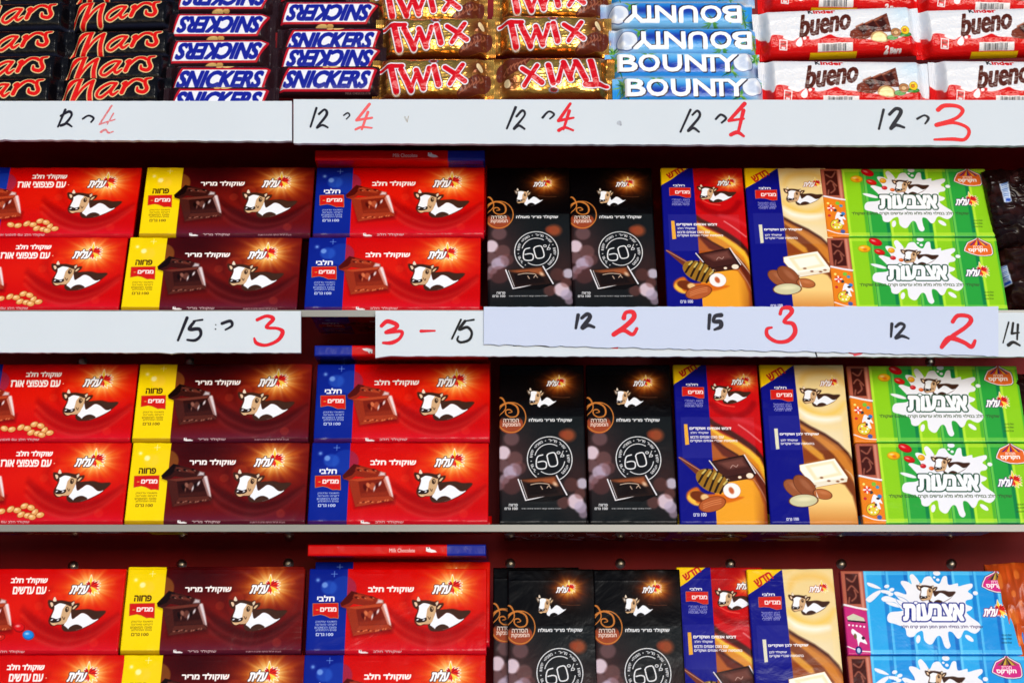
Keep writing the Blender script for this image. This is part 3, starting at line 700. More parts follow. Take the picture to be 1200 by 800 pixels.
        c.blend(full, c.aa(Y-fG((400, 548))[0][1])*c.aa(fH((400, 130))[0][1]-Y)*c.aa(5-X)*c.aa(X-72)*.08, (200, 200, 240))
        c.region('text_bar'); c.poly(list(a((165, 662), (197, 662)))+list(b((213, 120), (184, 125))), (225, 220, 195)); c.region('product_name')
        W = (240, 235, 240)
        c.text(H('שוקולד לבן ושקדים'), *a.box(218, 700, 562, 726), W, bold=.24); c.text(H('שוקולד לבן'), *a.box(225, 757, 376, 778), W, bold=.12); c.text(H('בתוספת שברי שקדים'), *b.box(228, 66, 524, 88), W, bold=.12)
    c.region(None)
    if white:
        logo(c, Aff(fB, *fB((475, 220))[0], .66, *fG((680, 245))[0]), k=.6, glow=False, shadow=(150, 60, 30))
        cow(c, Aff(fB, *fB((110, 350))[0], .70, *fG((395, 305))[0], .66), k=.65)
    else:
        logo(c, Aff(fB, *fB((475, 220))[0], .66, *fE((685, 205))[0]), k=.62, gs=.85)
        cow(c, Aff(fB, *fB((110, 350))[0], .70, *fE((380, 255))[0], .66), k=.65)
    c.region('chocolate_picture')
    if not white:
        c.poly(fF((345, 235), (660, 170), (765, 345), (740, 380), (510, 415), (440, 350)), (28, 12, 12), soft=.3)
        c.poly(fF((385, 235), (650, 185), (735, 325), (470, 375)), (66, 30, 26), soft=.3); c.poly(fF((430, 245), (640, 200), (680, 270), (520, 300)), (110, 62, 54), soft=1.5)
        c.poly(fF((470, 378), (740, 330), (750, 375), (510, 415)), (58, 26, 20), soft=.2)
        c.stroke(fF((350, 225), (425, 320)), .5, (230, 220, 230), smooth=False); c.stroke(fF((662, 172), (762, 335)), .5, (240, 230, 235), smooth=False)
        for x, y, r in ((515, 398, 1.6), (622, 372, 1.5), (712, 357, 3.2)): q, = fF((x, y)); c.ell(q[0], q[1], r, r*.8, (240, 225, 205), outline=[(.3, (130, 70, 40))])
        c.stroke(fF((540, 290), (560, 265), (590, 280), (605, 260)), .3, (190, 150, 140))
    else:
        c.poly(fH((395, 265), (705, 205), (822, 370), (815, 410), (520, 465), (400, 310)), (250, 246, 235), outline=[(.5, (170, 110, 50))])
        c.poly(fH((440, 270), (695, 225), (775, 350), (530, 400)), (240, 228, 190), soft=.5); c.poly(fH((490, 285), (680, 250), (735, 330), (550, 375)), (250, 245, 232), soft=.8)
        c.poly(fH((515, 420), (820, 375), (812, 408), (522, 460)), (235, 225, 205), soft=.3)
        for x, y in ((655, 404), (775, 390), (735, 408), (590, 376), (525, 448)): q, = fH((x, y)); c.ell(q[0], q[1], 1.5, .9, (130, 75, 45), soft=.2)
    c.region('nut_picture')
    if not white:
        c.poly(fF((150, 560), (160, 500), (240, 460), (300, 520), (420, 520), (560, 540), (660, 550), (560, 590), (440, 610), (300, 620), (200, 610)), (214, 100, 20), smooth=True, soft=.8, alpha=.95)
        c.poly(fF((155, 560), (190, 500), (250, 500), (230, 590), (290, 620), (220, 620)), (245, 190, 70), smooth=True, soft=.8)
        c.ell(*fF((265, 545))[0], 9, 5, (110, 45, 15), rot=-20, soft=.4); c.ell(*fF((310, 550))[0], 3.6, 3, (235, 190, 130), soft=.5)
        c.poly(fF((70, 195), (100, 190), (290, 315), (265, 400), (230, 345)), (110, 50, 35), soft=.2); c.stroke(fF((80, 195), (280, 320)), .4, (190, 130, 110))
        q, = fF((375, 405)); c.ell(q[0], q[1], 15.5, 10.5, (150, 105, 30), rot=-30)
        for i in range(5):
            t = (i-2)*5.4; x, y = q[0]+t*math.cos(math.radians(-30)), q[1]+t*math.sin(math.radians(-30))
            c.stroke([(x-2.5, y-9.5*(1-abs(i-2)*.16)), (x+1.2, y), (x+5.5, y+9*(1-abs(i-2)*.16))], 1.0, (40, 24, 12)); c.stroke([(x+1.2, y+2), (x+4, y+7.5*(1-abs(i-2)*.16))], .8, (245, 225, 130), alpha=.8, soft=.4)
        c.ell(*fF((552, 490))[0], 7.6, 7.2, (246, 240, 240), outline=[(.3, (190, 150, 130))]); c.ell(*fF((548, 490))[0], 2.2, 3.4, (190, 90, 50), rot=20, soft=.4)
        c.ell(*fF((378, 612))[0], 12, 6.6, (176, 88, 44), rot=18, outline=[(.5, (110, 45, 18))]); 
        for k in (-1, 0, 1): x, y = fF((378, 608+k*18))[0]; c.stroke([(x-8, y-2.5), (x, y+.6), (x+8, y+2.5)], .35, (222, 140, 90), alpha=.8)
    else:
        for x, y, rx, ry, r, col in ((362, 478, 12, 7, -38, (150, 82, 48)), (440, 450, 12, 7.5, -50, (140, 74, 42)), (600, 522, 8, 4.6, -12, (176, 98, 52)), (430, 580, 12.5, 5.8, 4, (206, 200, 160))):
            q, = fH((x, y)); c.ell(q[0], q[1], rx, ry, col, rot=r, outline=[(.5, (96, 46, 22))]); c.ell(q[0]+1, q[1]+1.4, rx*.6, ry*.35, tuple(min(255, v+34) for v in col), .6, rot=r, soft=.8)
        c.poly(fH((540, 490), (565, 560), (550, 545)), (240, 230, 215))
    c.region(None)
    c.text(H('גרם')+' 100', *(fF.box(212, 690, 326, 720) if not white else fH.box(280, 732, 388, 758)), (225, 225, 240), bold=.14)
    c.region(None)
    return c
# snack bars -----------------------------------------------------------------------------------
fI = Frame(pack_corners(3, 0, 1011.5, WG, HG), WG, HG, (1000, 510, 6.0))
fJ = Frame(pack_corners(4, 1, 993.5, WG, HG), WG, HG, (980, 670, 7.275)); fK = Frame(pack_corners(4, 1, 993.5, WG, HG), WG, HG, (1080, 670, 7.275))
def snack(blue):
    c = Canvas(WG, HG, (40, 160, 230) if blue else (120, 195, 30)); full = (slice(0, c.ny), slice(0, c.nx)); X, Y = c.X, c.Y
    x0 = 20.3; P = 19.9
    for i in range(8):
        a, b = x0+i*P, x0+(i+1)*P
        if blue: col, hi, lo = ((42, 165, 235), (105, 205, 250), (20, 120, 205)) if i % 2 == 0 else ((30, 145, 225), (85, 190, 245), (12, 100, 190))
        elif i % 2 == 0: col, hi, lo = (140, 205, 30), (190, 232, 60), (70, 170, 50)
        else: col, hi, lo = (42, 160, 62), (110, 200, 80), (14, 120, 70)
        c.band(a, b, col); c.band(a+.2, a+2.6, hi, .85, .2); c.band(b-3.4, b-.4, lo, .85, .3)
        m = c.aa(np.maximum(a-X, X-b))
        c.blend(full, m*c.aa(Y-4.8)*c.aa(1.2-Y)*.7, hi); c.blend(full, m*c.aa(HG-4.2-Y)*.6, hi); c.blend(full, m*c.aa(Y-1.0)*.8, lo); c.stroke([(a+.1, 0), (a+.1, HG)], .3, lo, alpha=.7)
    # the left strip: a chocolate finger above a picture panel
    c.region('side_band')
    pc = (196, 40, 120) if blue else (232, 128, 30)
    c.band(-2, x0, pc)
    c.poly([(0, 45), (0, HG+1), (x0, HG+1), (x0, 40), (10, 44)], (176, 92, 72))
    c.region('chocolate_picture')
    c.poly([(3.6, 47), (3.6, 75.5), (15.5, 75.5), (15.8, 47)], (66, 22, 18), soft=.3)
    for pts in (((5, 71), (10, 68), (14, 74)), ((5, 60), (9, 64), (14, 58)), ((8, 50), (12, 54), (11, 60)), ((6, 53), (5, 48))): c.stroke(pts, .7, (150, 84, 68), soft=.4)
    c.band(16.6, 18.6, (226, 150, 130), .0)
    c.poly([(16.5, 41), (18.8, 41), (18.8, 77), (16.5, 77)], (220, 150, 130), alpha=.7, soft=.3)
    c.region('side_band')
    c.stroke([(0, 46.5), (6, 45), (12, 43.5), (x0, 42)], .9, (236, 232, 240)); c.stroke([(0, 8), (10, 4), (x0, 3)], .5, (240, 235, 240))
    rnd = random.Random(5)
    if not blue:
        for x, y, r, col in ((13, 38, 2, (120, 190, 60)), (16, 35, 1.6, (60, 150, 190)), (10, 30, 1.6, (60, 60, 70)), (17, 26, 2, (50, 130, 200)), (4, 24, 1.4, (200, 40, 50)), (15, 6, 2.2, (70, 90, 160)), (4, 38, 1.2, (240, 230, 120))): c.ell(x, y, r, r, col)
        for a in range(0, 360, 45): c.stroke([(6.5, 32.5), (6.5+3.2*math.cos(math.radians(a)), 32.5+3.2*math.sin(math.radians(a)))], .6, (215, 30, 50) if a % 90 else (245, 240, 245))
        c.ell(10, 13.5, 5.6, 5.6, (228, 205, 60), outline=[(.4, (120, 80, 30))]); 
        for a in range(0, 360, 60): c.ell(10+3.2*math.cos(math.radians(a)), 13.5+3.2*math.sin(math.radians(a)), .9, .9, rnd.choice([(60, 100, 180), (220, 50, 90), (250, 250, 240)]))
        c.poly([(12, 28), (17, 24), (19, 19), (16, 20), (17, 14), (14, 15), (12, 21), (9, 20)], (238, 238, 248), smooth=True); c.ell(15.5, 24, 1.6, 1.2, (50, 35, 40)); c.ell(13, 18, 1, 1.4, (50, 35, 40))
    else:
        c.poly([(2, 35), (8, 38), (17, 34), (18, 31), (3, 32)], (205, 205, 180)); c.stroke([(3, 31.5), (18, 30)], .7, (40, 20, 40))
        for i in range(5): c.ell(3.5+i*3.3, 27.5-i*.4, .9, .9, (245, 225, 240))
        c.poly([(6, 24), (10, 21), (14, 18), (18, 10), (12, 12), (10, 8), (9, 15), (5, 20)], (240, 240, 248), smooth=True); c.ell(8, 17, 1.4, 2.6, (120, 90, 60)); c.ell(15, 15.5, 1.5, 1.5, (50, 30, 40)); c.ell(10, 4.2, 3, 3.8, (30, 30, 110)); c.ell(10, 4.2, 1.6, 2.2, (180, 210, 240))
    c.region('milk_splash_picture')
    sp_ = [(445, 325),(458, 290),(405, 228),(385, 205),(410, 197),(470, 215),(468, 190),(435, 142),(442, 124),(480, 130),(510, 145),(495, 95),(515, 78),(545, 105),(575, 142),(600, 102),(640, 95),(670, 130),(705, 142),(728, 97),(755, 95),(768, 150),(830, 140),(838, 160),(880, 150),(930, 142),(935, 167),(905, 195),(938, 220),(932, 245),(895, 255),(892, 280),(935, 300),(925, 320),(897, 332),(910, 352),(935, 372),(990, 412),(992, 450),(962, 476),(930, 470),(900, 455),(878, 462),(860, 500),(835, 510),(800, 470),(770, 468),(775, 520),(787, 560),(770, 578),(745, 562),(720, 500),(692, 497),(660, 545),(632, 548),(602, 520),(590, 462),(555, 470),(522, 500),(482, 492),(465, 442),(400, 415),(350, 400),(342, 365),(365, 335)]
    Wh = (236, 236, 246)
    f = fI
    c.poly(f(*sp_), Wh, smooth=True)
    k = f.k()
    for x, y, rx, ry, r in ((685, 72, 26, 19, 0), (668, 101, 9, 8, 0), (693, 117, 12, 11, 0), (957, 206, 18, 15, 0), (385, 283, 58, 14, -18), (560, 515, 15, 30, -15), (918, 508, 34, 16, -40)):
        q, = f((x, y)); c.ell(q[0], q[1], rx*k, ry*k, Wh, rot=r)
    if not blue:
        c.region('candy_picture')
        for x, y, rx, ry, r, col in ((362, 92, 50, 32, -25, (208, 14, 24)), (282, 146, 46, 32, 0, (240, 175, 20)), (392, 172, 40, 25, -20, (206, 30, 22)), (477, 160, 25, 23, 0, (242, 166, 30)), (489, 219, 21, 17, 0, (206, 22, 34)), (548, 236, 17, 14, 0, (226, 96, 30))):
            q, = f((x, y)); c.ell(q[0], q[1], rx*k, ry*k, tuple(v*.75 for v in col), rot=r); c.ell(q[0]-.2, q[1]+.4, rx*k*.9, ry*k*.85, col, rot=r, soft=.3); c.ell(q[0]-rx*k*.3, q[1]+ry*k*.35, rx*k*.35, ry*k*.2, (255, 240, 230), .6, rot=r, soft=.3)
            if col[1] > 170: c.ell(q[0]+.6, q[1]-.8, 1.9, 1.6, (228, 100, 30), .8, soft=.5)
    else:
        for pts in ([(265, 80), (330, 100), (378, 132), (330, 128), (270, 105)], [(255, 215), (330, 160), (385, 150), (300, 240), (262, 240)], [(380, 145), (440, 150), (435, 172), (385, 165)], [(385, 210), (430, 195), (490, 215), (600, 260), (660, 330), (560, 310), (500, 250), (400, 240)]): c.poly(fJ(*pts), Wh, smooth=True, outline=[(.25, (130, 175, 225))])
        for x, y in ((427, 112), (470, 140), (462, 180), (440, 165)): q, = fJ((x, y)); c.ell(q[0], q[1], 2.4, 1.6, Wh, rot=20)
        c.stroke(fJ((500, 210), (540, 270), (660, 320)), .35, (140, 170, 215)); c.stroke(fJ((520, 195), (590, 225), (650, 290)), .3, (140, 170, 215))
    cow(c, Aff(fB, *fB((110, 350))[0], .66, *f((545, 155))[0], .62), k=.6)
    c.region('product_name')
    oc = (22, 36, 140) if blue else (10, 70, 45)
    x0_, y0_, x1_, y1_ = f.box(455, 285, 878, 385)
    c.text(H('אצבעות'), x0_, y0_, x1_, y1_, Wh, bold=1.2, shear=.1, outline=[(1.15, oc)])
    c.text(H('אצבעות'), x0_, y0_, x1_, y1_, (250, 250, 255), bold=.75, shear=.1)
    q, = f((540, 272)); c.ell(q[0], q[1], 1.7, 1.3, Wh, outline=[(.5, oc)])
    if blue: c.text(H('שוקולד חלב במילוי המון המון המון קרם חלב'), *f.box(440, 422, 1010, 446), (70, 60, 110), bold=.1)
    else: c.text(H('שוקולד חלב במילוי מלא מלא מלא עדשים וקרם בטעם שוקולד'), *f.box(248, 416, 1112, 446), (60, 80, 50), bold=.1)
    for yy in (486, 510, 536): c.text(H('תכולה נטו גרם'), *f.box(1145, yy-7, 1215, yy+7), (20, 60, 80) if blue else (60, 90, 30), bold=.03)
    c.region('tent_emblem')
    T = [(1100, 52), (1112, 72), (1150, 92), (1188, 110), (1200, 140), (1205, 180), (1195, 192), (1150, 198), (1100, 195), (1050, 180), (1008, 160), (1012, 140), (1030, 100), (1060, 85), (1088, 72)]
    e = (206, 40, 130) if blue else (226, 104, 40)
    c.poly(f(*T), e, outline=[(1.3, (20, 20, 30)), (.85, (240, 238, 245))])
    for i in range(7):
        xa = 1046+i*20; c.poly(f((1100-3, 66), (1100+3, 66), (xa+10, 118), (xa-8, 118)), [(90, 40, 110), (210, 50, 40), (240, 170, 40)][i % 3] if not blue else [(120, 90, 40), (60, 20, 50), (205, 170, 60)][i % 3])
    c.text(H('חברת'), *f.box(1068, 123, 1135, 140), (250, 240, 240), bold=.08); c.text(H('הקרקס'), *f.box(1035, 146, 1168, 174), (252, 245, 245), bold=.3)
    c.region(None)
    logo(c, Aff(fB, *fB((475, 220))[0], .80, *f((1118, 320))[0], .88), k=.85, glow=False, shadow=(140, 20, 90) if blue else (60, 30, 90))
    return c
def edge_strip():                                   # a bar lying flat: its long side faces out
    c = Canvas(WL, 10.2, (206, 8, 10)); c.band(126, WL+2, (24, 40, 150))
    c.text('Milk Chocolate', 74, 3.2, 97, 6.6, (235, 205, 205), bold=.1)
    c.region('cow_picture'); c.poly([(107, 4.2), (107, 7.6), (110, 7.8), (111.5, 6), (115, 5), (117, 3.2), (112, 2.9), (109, 3.4)], (240, 240, 245)); c.ell(109, 7, .7, .5, (30, 20, 20)); c.region(None)
    return c
# flow-wrapped bars ------------------------------------------------------------------------------
def flow_caramel():                                 # black wrapper, red script lettering
    c = Canvas(108, 32, (8, 7, 12), 2.7)
    s = lambda *p: [((x)/6.667*.80+7, 29.5-(y-478)/6.667*.93) for x, y in p]
    L = [(s((-35, 680), (25, 590), (85, 512), (145, 488)), [1.6, 1.9, 2.1, 1.6]), (s((145, 494), (110, 590), (80, 672)), [1.8, 2.1, 2.1]), (s((95, 650), (165, 560), (243, 503)), [1.1, 1.3, 1.6]), (s((243, 505), (220, 590), (222, 662)), [1.7, 2.0, 2.1]),
         (s((425, 530), (370, 530), (300, 570), (275, 615), (310, 630), (370, 590), (420, 535)), 1.4), (s((425, 530), (385, 590), (400, 615), (440, 590)), [1.5, 1.5, 1.5, .9]),
         (s((480, 535), (500, 530), (470, 600)), [1.6, 2, 2.1]), (s((485, 570), (560, 505), (610, 505), (628, 520)), [1.3, 1.8, 1.9, 1.3]),
         (s((690, 492), (655, 500), (650, 535), (665, 575), (640, 600), (595, 590), (590, 565)), [1.5, 1.8, 1.8, 2.0, 1.9, 1.7, 1.0])]
    full = (slice(0, c.ny), slice(0, c.nx))
    c.blend(full, c.aa(np.abs(c.Y-3)-1.6, .8)*.35, (60, 70, 110))
    c.region('script_lettering')
    c.strokes(L, (215, 14, 12), outline=[(1.0, (226, 196, 140))])
    c.region(None)
    return c, flow_surface(c, 11, 11, 5, .9, .8)
def flow_peanut():
    c = Canvas(102, 27, (38, 20, 26), 2.7)
    c.region('nut_picture'); c.ell(56, 25.5, 5.2, 2.3, (226, 190, 120), rot=10, outline=[(.3, (150, 100, 50))]); c.ell(48, 24.5, 3, 1.7, (214, 170, 100)); c.region(None)
    c.region('name_panel')
    q = [(6.5, 3.4), (15.5, 22.2), (92.5, 22.2), (87, 3.4)]
    c.poly(q, (190, 20, 40), grow=.9); c.poly([(7.8, 4.3), (16.4, 21.3), (91, 21.3), (86, 4.3)], (232, 234, 246))
    c.text('SNICKERS', 11.2, 5.8, 88.2, 19.6, (18, 30, 150), bold=1.05, shear=.36)
    c.region(None)
    c.text('MILK CHOCOLATE', 66, .9, 88, 2.1, (150, 120, 120), bold=.03)
    return c, flow_surface(c, 9, 23, 4, .8, .7)
def flow_gold():
    c = Canvas(112, 38, (228, 176, 84), 2.7); full = (slice(0, c.ny), slice(0, c.nx)); c.C[..., 3] = .9
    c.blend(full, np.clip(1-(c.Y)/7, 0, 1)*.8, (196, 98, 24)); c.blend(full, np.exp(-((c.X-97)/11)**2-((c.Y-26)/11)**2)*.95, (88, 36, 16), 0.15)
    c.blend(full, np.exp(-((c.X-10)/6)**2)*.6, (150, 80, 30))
    c.region('biscuit_picture')
    c.poly([(78, 1), (84, 12), (97, 20), (108, 22), (108, 9), (96, 2)], (96, 40, 26), smooth=True, metal=.0)
    for i in range(7): c.stroke([(80+i*3.2, 3+i*1.6), (83+i*3.2, 6+i*1.8), (82+i*3.2, 9+i*1.7)], .6, (150, 84, 60), metal=0)
    c.ell(99, 27, 2.6, 4.2, (236, 214, 170), rot=25, metal=0); c.region(None)
    s = lambda *p: [((x-60)/6.667*.80+2, 34.5-(y-478)/6.667*.92) for x, y in p]
    c.region('name_lettering')
    L = [(s((100, 535), (190, 522), (275, 522)), [1.5, 2.3, 2.2]), (s((190, 530), (232, 690)), [2.8, 2.9]),
         (s((268, 550), (345, 685)), [2.6, 2.7]), (s((345, 685), (392, 560)), [1.6, 1.9]), (s((385, 555), (440, 675)), [2.5, 2.6]), (s((440, 675), (482, 540)), [1.6, 2.1]),
         (s((520, 530), (555, 652)), [2.6, 2.7]), (s((605, 535), (755, 630)), [2.4, 2.3]), (s((740, 515), (640, 650)), [2.0, 2.0])]
    L = [(p, w) for p, w in L]
    c.C_old = None
    for P_ in L: pass
    c.strokes(L, (208, 12, 30), outline=[(1.75, (80, 40, 24)), (1.15, (235, 235, 246))], metal=0)
    # lettering is matt print: take the metal out of it
    c.C[..., 3] = np.where(c.R == c.names.index('name_lettering'), 0.0, c.C[..., 3])
    q = s((515, 488))[0]; c.ell(q[0], q[1], 3.4, 1.9, (150, 30, 40), outline=[(.8, (225, 225, 240))], metal=0); c.ell(q[0], q[1], 2.2, 1.0, (90, 50, 24), metal=0)
    c.region(None)
    c.text('CARAMEL BISCUIT', 10, 1.4, 32, 3.2, (235, 200, 150), bold=.05)
    return c, flow_surface(c, 11, 31, 7, 2.4, 1.2)
def flow_coconut():
    c = Canvas(148, 27, (45, 148, 228), 2.7); full = (slice(0, c.ny), slice(0, c.nx)); X, Y = c.X, c.Y
    c.blend(full, np.clip((Y-14)/9, 0, 1)*.7, (150, 205, 245)); c.blend(full, np.exp(-((Y-11)/4.5)**2)*np.clip((X-16)/20, 0, 1)*.95, (18, 48, 160))
    c.blend(full, c.aa(Y-2.4, .5), (206, 214, 232)); c.blend(full, np.exp(-((X-140)/16)**2)*.8, (205, 215, 232))
    rnd = random.Random(4); c.region(None)
    for i in range(90):
        a = rnd.uniform(0, 6.28); L = rnd.uniform(4, 13); cx, cy = rnd.choice([(9, 18), (12, 10), (40, 21), (120, 6), (24, 20), (144, 22)]); col = rnd.choice([(60, 140, 50), (30, 100, 50), (130, 180, 70), (90, 160, 80)])
        c.stroke([(cx, cy), (cx+L*.5*math.cos(a), cy+L*.5*math.sin(a)+.8), (cx+L*math.cos(a), cy+L*math.sin(a)*.8)], [.7, .6, .1], col, alpha=.85)
    c.region('coconut_picture')
    c.ell(131, 15, 9.5, 8.4, (226, 232, 244), rot=20, outline=[(.8, (90, 110, 160))]); c.ell(133, 15, 6.8, 6, (196, 208, 232), rot=20, soft=1.2); c.ell(136, 18, 3, 2.4, (245, 248, 255), soft=1)
    c.region('name_lettering')
    word = 'BOUNTY'; xs = (12, 32, 55, 76, 94, 106); ws = (18, 19, 17, 19, 15, 19)
    for ch, x, w in zip(word, xs, ws): c.text(ch, x+.9, 5.9, x+w+.9, 21.5, (34, 24, 50), bold=1.0)
    for ch, x, w in zip(word, xs, ws): c.text(ch, x, 6.6, x+w, 22.2, (248, 250, 255), bold=.75)
    c.region(None)
    for i in range(3): c.text('MILK CHOCOLATE WITH COCONUT FILLING', 70, .5+i*.6, 120, .95+i*.6, (110, 120, 160), bold=0)
    return c, flow_surface(c, 12, 43, 5, .8, .6)
def flow_red():
    c = Canvas(158, 46, (214, 20, 20), 2.7); X, Y = c.X, c.Y; full = (slice(0, c.ny), slice(0, c.nx))
    s = lambda *p: [((x-45)/5.714*.775, 41.5-(y-405)/5.714*.88) for x, y in p]
    c.region('white_top')
    c.poly(np.vstack([[(-3, 49), (161, 49)], spline(s((1200, 590), (1100, 585), (1000, 600), (850, 600), (700, 585), (610, 580), (560, 558), (520, 570), (470, 585), (415, 588), (410, 570), (370, 562), (330, 575), (290, 590), (235, 575), (232, 560), (190, 552), (150, 555), (130, 590), (110, 560), (45, 520)), closed=False)]), (228, 230, 238), smooth=False, outline=[(.5, (240, 200, 200))])
    c.blend(full, np.exp(-((X-140)/14)**2-((Y-36)/10)**2)*.6, (190, 222, 245))
    c.region('name_lettering')
    x0, y1 = s((335, 430))[0]; x1, y0 = s((728, 545))[0]
    c.text('bueno', x0, y0-.5, x1+1, y1+2.2, (84, 32, 20), bold=.95, shear=.34, rot=8)
    a = s((425, 402))[0]; b = s((610, 424))[0]
    c.text('K', a[0], b[1]+.6, a[0]+4, a[1]+1.6, (20, 15, 20), bold=.35); c.text('inder', a[0]+5, b[1]+.4, b[0], a[1]+1.4, (206, 20, 24), bold=.4)
    c.region('chocolate_picture')
    D, Mm, Ll = (58, 20, 14), (108, 48, 32), (160, 92, 66)
    c.poly(s((690, 575), (705, 545), (760, 515), (965, 440), (985, 560), (900, 560), (800, 600), (700, 590)), Mm)
    c.poly(s((690, 575), (700, 545), (750, 540), (780, 570), (770, 600), (700, 592)), (120, 52, 34)); 
    for x in (800, 870, 935): c.poly(s((x-50, 530-(x-800)*.28), (x, 505-(x-800)*.3), (x+20, 540-(x-800)*.2), (x-10, 570-(x-800)*.1)), D, soft=.6); c.stroke(s((x-60, 522-(x-800)*.28), (x-8, 500-(x-800)*.3)), .6, Ll, soft=.4)
    c.poly(s((835, 600), (850, 562), (900, 552), (945, 575), (955, 612), (900, 618)), (190, 140, 90), smooth=True); c.poly(s((845, 602), (860, 570), (900, 560), (935, 580), (942, 608), (900, 612)), (240, 232, 170), smooth=True, soft=.4)
    c.region('hazelnut_picture')
    for x, y, rx, ry, col in ((985, 595, 5, 2.2, (70, 150, 50)), (1070, 580, 6, 2, (60, 140, 50)), (1012, 565, 4.6, 4.2, (176, 116, 70)), (1078, 553, 3.8, 4, (240, 200, 30)), (1074, 553, 1.6, 1.6, (225, 130, 30)), (1012, 566, 2.2, 2, (225, 180, 130))): q = s((x, y))[0]; c.ell(q[0], q[1], rx, ry, col, outline=[(.2, (60, 60, 30))])
    c.region(None)
    W = (240, 236, 240)
    q = s((205, 585), (255, 590), (250, 640), (202, 636)); c.stroke(q+[q[0]], .5, W, smooth=False); c.poly(s((212, 600), (245, 604), (243, 615), (210, 610)), (150, 20, 20)); c.poly(s((215, 622), (242, 626), (240, 636), (213, 632)), W)
    c.poly(s((350, 572), (362, 600), (352, 622), (330, 625), (315, 605)), W, smooth=True); c.ell(*s((378, 580))[0], 1.7, 1.4, W)
    c.text('2', *[*s((930, 668))[0], *s((960, 640))[0]], W, bold=.5, shear=.2); c.text('Bars', *[*s((970, 668))[0], *s((1045, 650))[0]], W, bold=.35)
    c.poly([(57, 3), (57, 9.5), (90, 9.5), (90, 3)], (238, 236, 238))
    rnd = random.Random(8); x = 61.5
    while x < 84: w = rnd.choice([.3, .5, .9]); c.poly([(x, 3.4), (x, 8.6), (x+w, 8.6), (x+w, 3.4)], (25, 22, 28)); x += w+rnd.choice([.45, .6, .8])
    c.region('yellow_label'); c.poly([(50, -1), (50, 2.6), (94, 2.6), (94, -1)], (242, 200, 20)); c.region(None)
    return c, flow_surface(c, 14, 53, 5, 2.3, .9)

# =================================================================== build one of every kind
LIB = {}
def lib(kind):
    if kind in LIB: return LIB[kind]
    if kind in ('milk', 'dark', 'rice', 'lentil'): c = landscape(kind); Z = box_surface(c, TL, {'milk': 3, 'dark': 9, 'rice': 14, 'lentil': 21}[kind]); m = M_PACK; nm = 'chocolate_bar'
    elif kind == 'bar60': c = bar60(); Z = box_surface(c, TL, 33, 1.6, .5, .45); m = M_PACK; nm = 'chocolate_bar'
    elif kind in ('honey', 'almond'): c = bar_nut(kind == 'almond'); Z = box_surface(c, TL, 41, 1.6, .5, .4); m = M_PACK; nm = 'chocolate_bar'
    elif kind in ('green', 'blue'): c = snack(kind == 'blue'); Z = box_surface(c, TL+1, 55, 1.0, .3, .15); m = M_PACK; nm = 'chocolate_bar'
    elif kind == 'edge': c = edge_strip(); Z = box_surface(c, 77, 60, 1.0, .3, .2); m = M_PACK; nm = 'chocolate_bar'
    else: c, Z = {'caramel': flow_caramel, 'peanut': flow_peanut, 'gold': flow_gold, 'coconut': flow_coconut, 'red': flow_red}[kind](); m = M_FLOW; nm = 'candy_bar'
    parts = canvas_meshes(c, Z, 0, kind)
    for _, me in parts: me.materials.append(m)
    LIB[kind] = (nm, parts, c.w/1000, c.h/1000); return LIB[kind]
def pack(kind, label, cat, group, loc, rot, hide=()):
    nm, parts, w, h = lib(kind)
    e = empty(nm, label, cat, group); e.location = loc; e.rotation_euler = rot
    for n, me in parts: link(n, me, None, e)
    return e
from mathutils import Matrix, Euler
def orient(lam, roll, yaw=0):
    # local x right, -y front, z up; lean back about x, roll in the plane of the face
    return (Matrix.Rotation(-lam, 3, 'X') @ Matrix.Rotation(-roll, 3, 'Y') @ Matrix.Rotation(yaw, 3, 'Z')).to_euler()
def shelf_pack(kind, row, level, px, label, group, roll=0, back=0, cat='chocolate bar', hl=HL, yaw=0):
    o = pack_origin(row, level, px, hl); lam = LEAN[row]
    t = TL/1000; nrm = np.array([0, -math.cos(lam), math.sin(lam)])      # towards the viewer
    # the printed face lies on the row's plane: the base of the box sits one thickness behind it
    o = o-nrm*(t+back)
    if back: o[2] = pack_origin(row, level, px, hl)[2]+t*math.sin(lam)*0
    o2 = o
    return pack(kind, label, cat, group, o2, orient(lam, roll, yaw))

ROWN = {2: 'upper shelf', 3: 'middle shelf', 4: 'bottom shelf'}
SH = {2: 'on the shelf under the top price board', 3: 'on the middle shelf', 4: 'on the bottom shelf'}
D = math.radians
G = {k: v for k, v in (('rice', 'red crispy milk chocolate bars at the left end'), ('lentil', 'red candy-filled chocolate bars at the lower left'), ('dark', 'dark red bars with a yellow band'), ('milk', 'red milk chocolate bars with a blue band'),
     ('bar60', 'black sixty percent bars'), ('honey', 'blue and red honey nut bars'), ('almond', 'blue and cream almond bars'), ('green', 'green snack bars'), ('blue', 'sky blue snack bars'))}
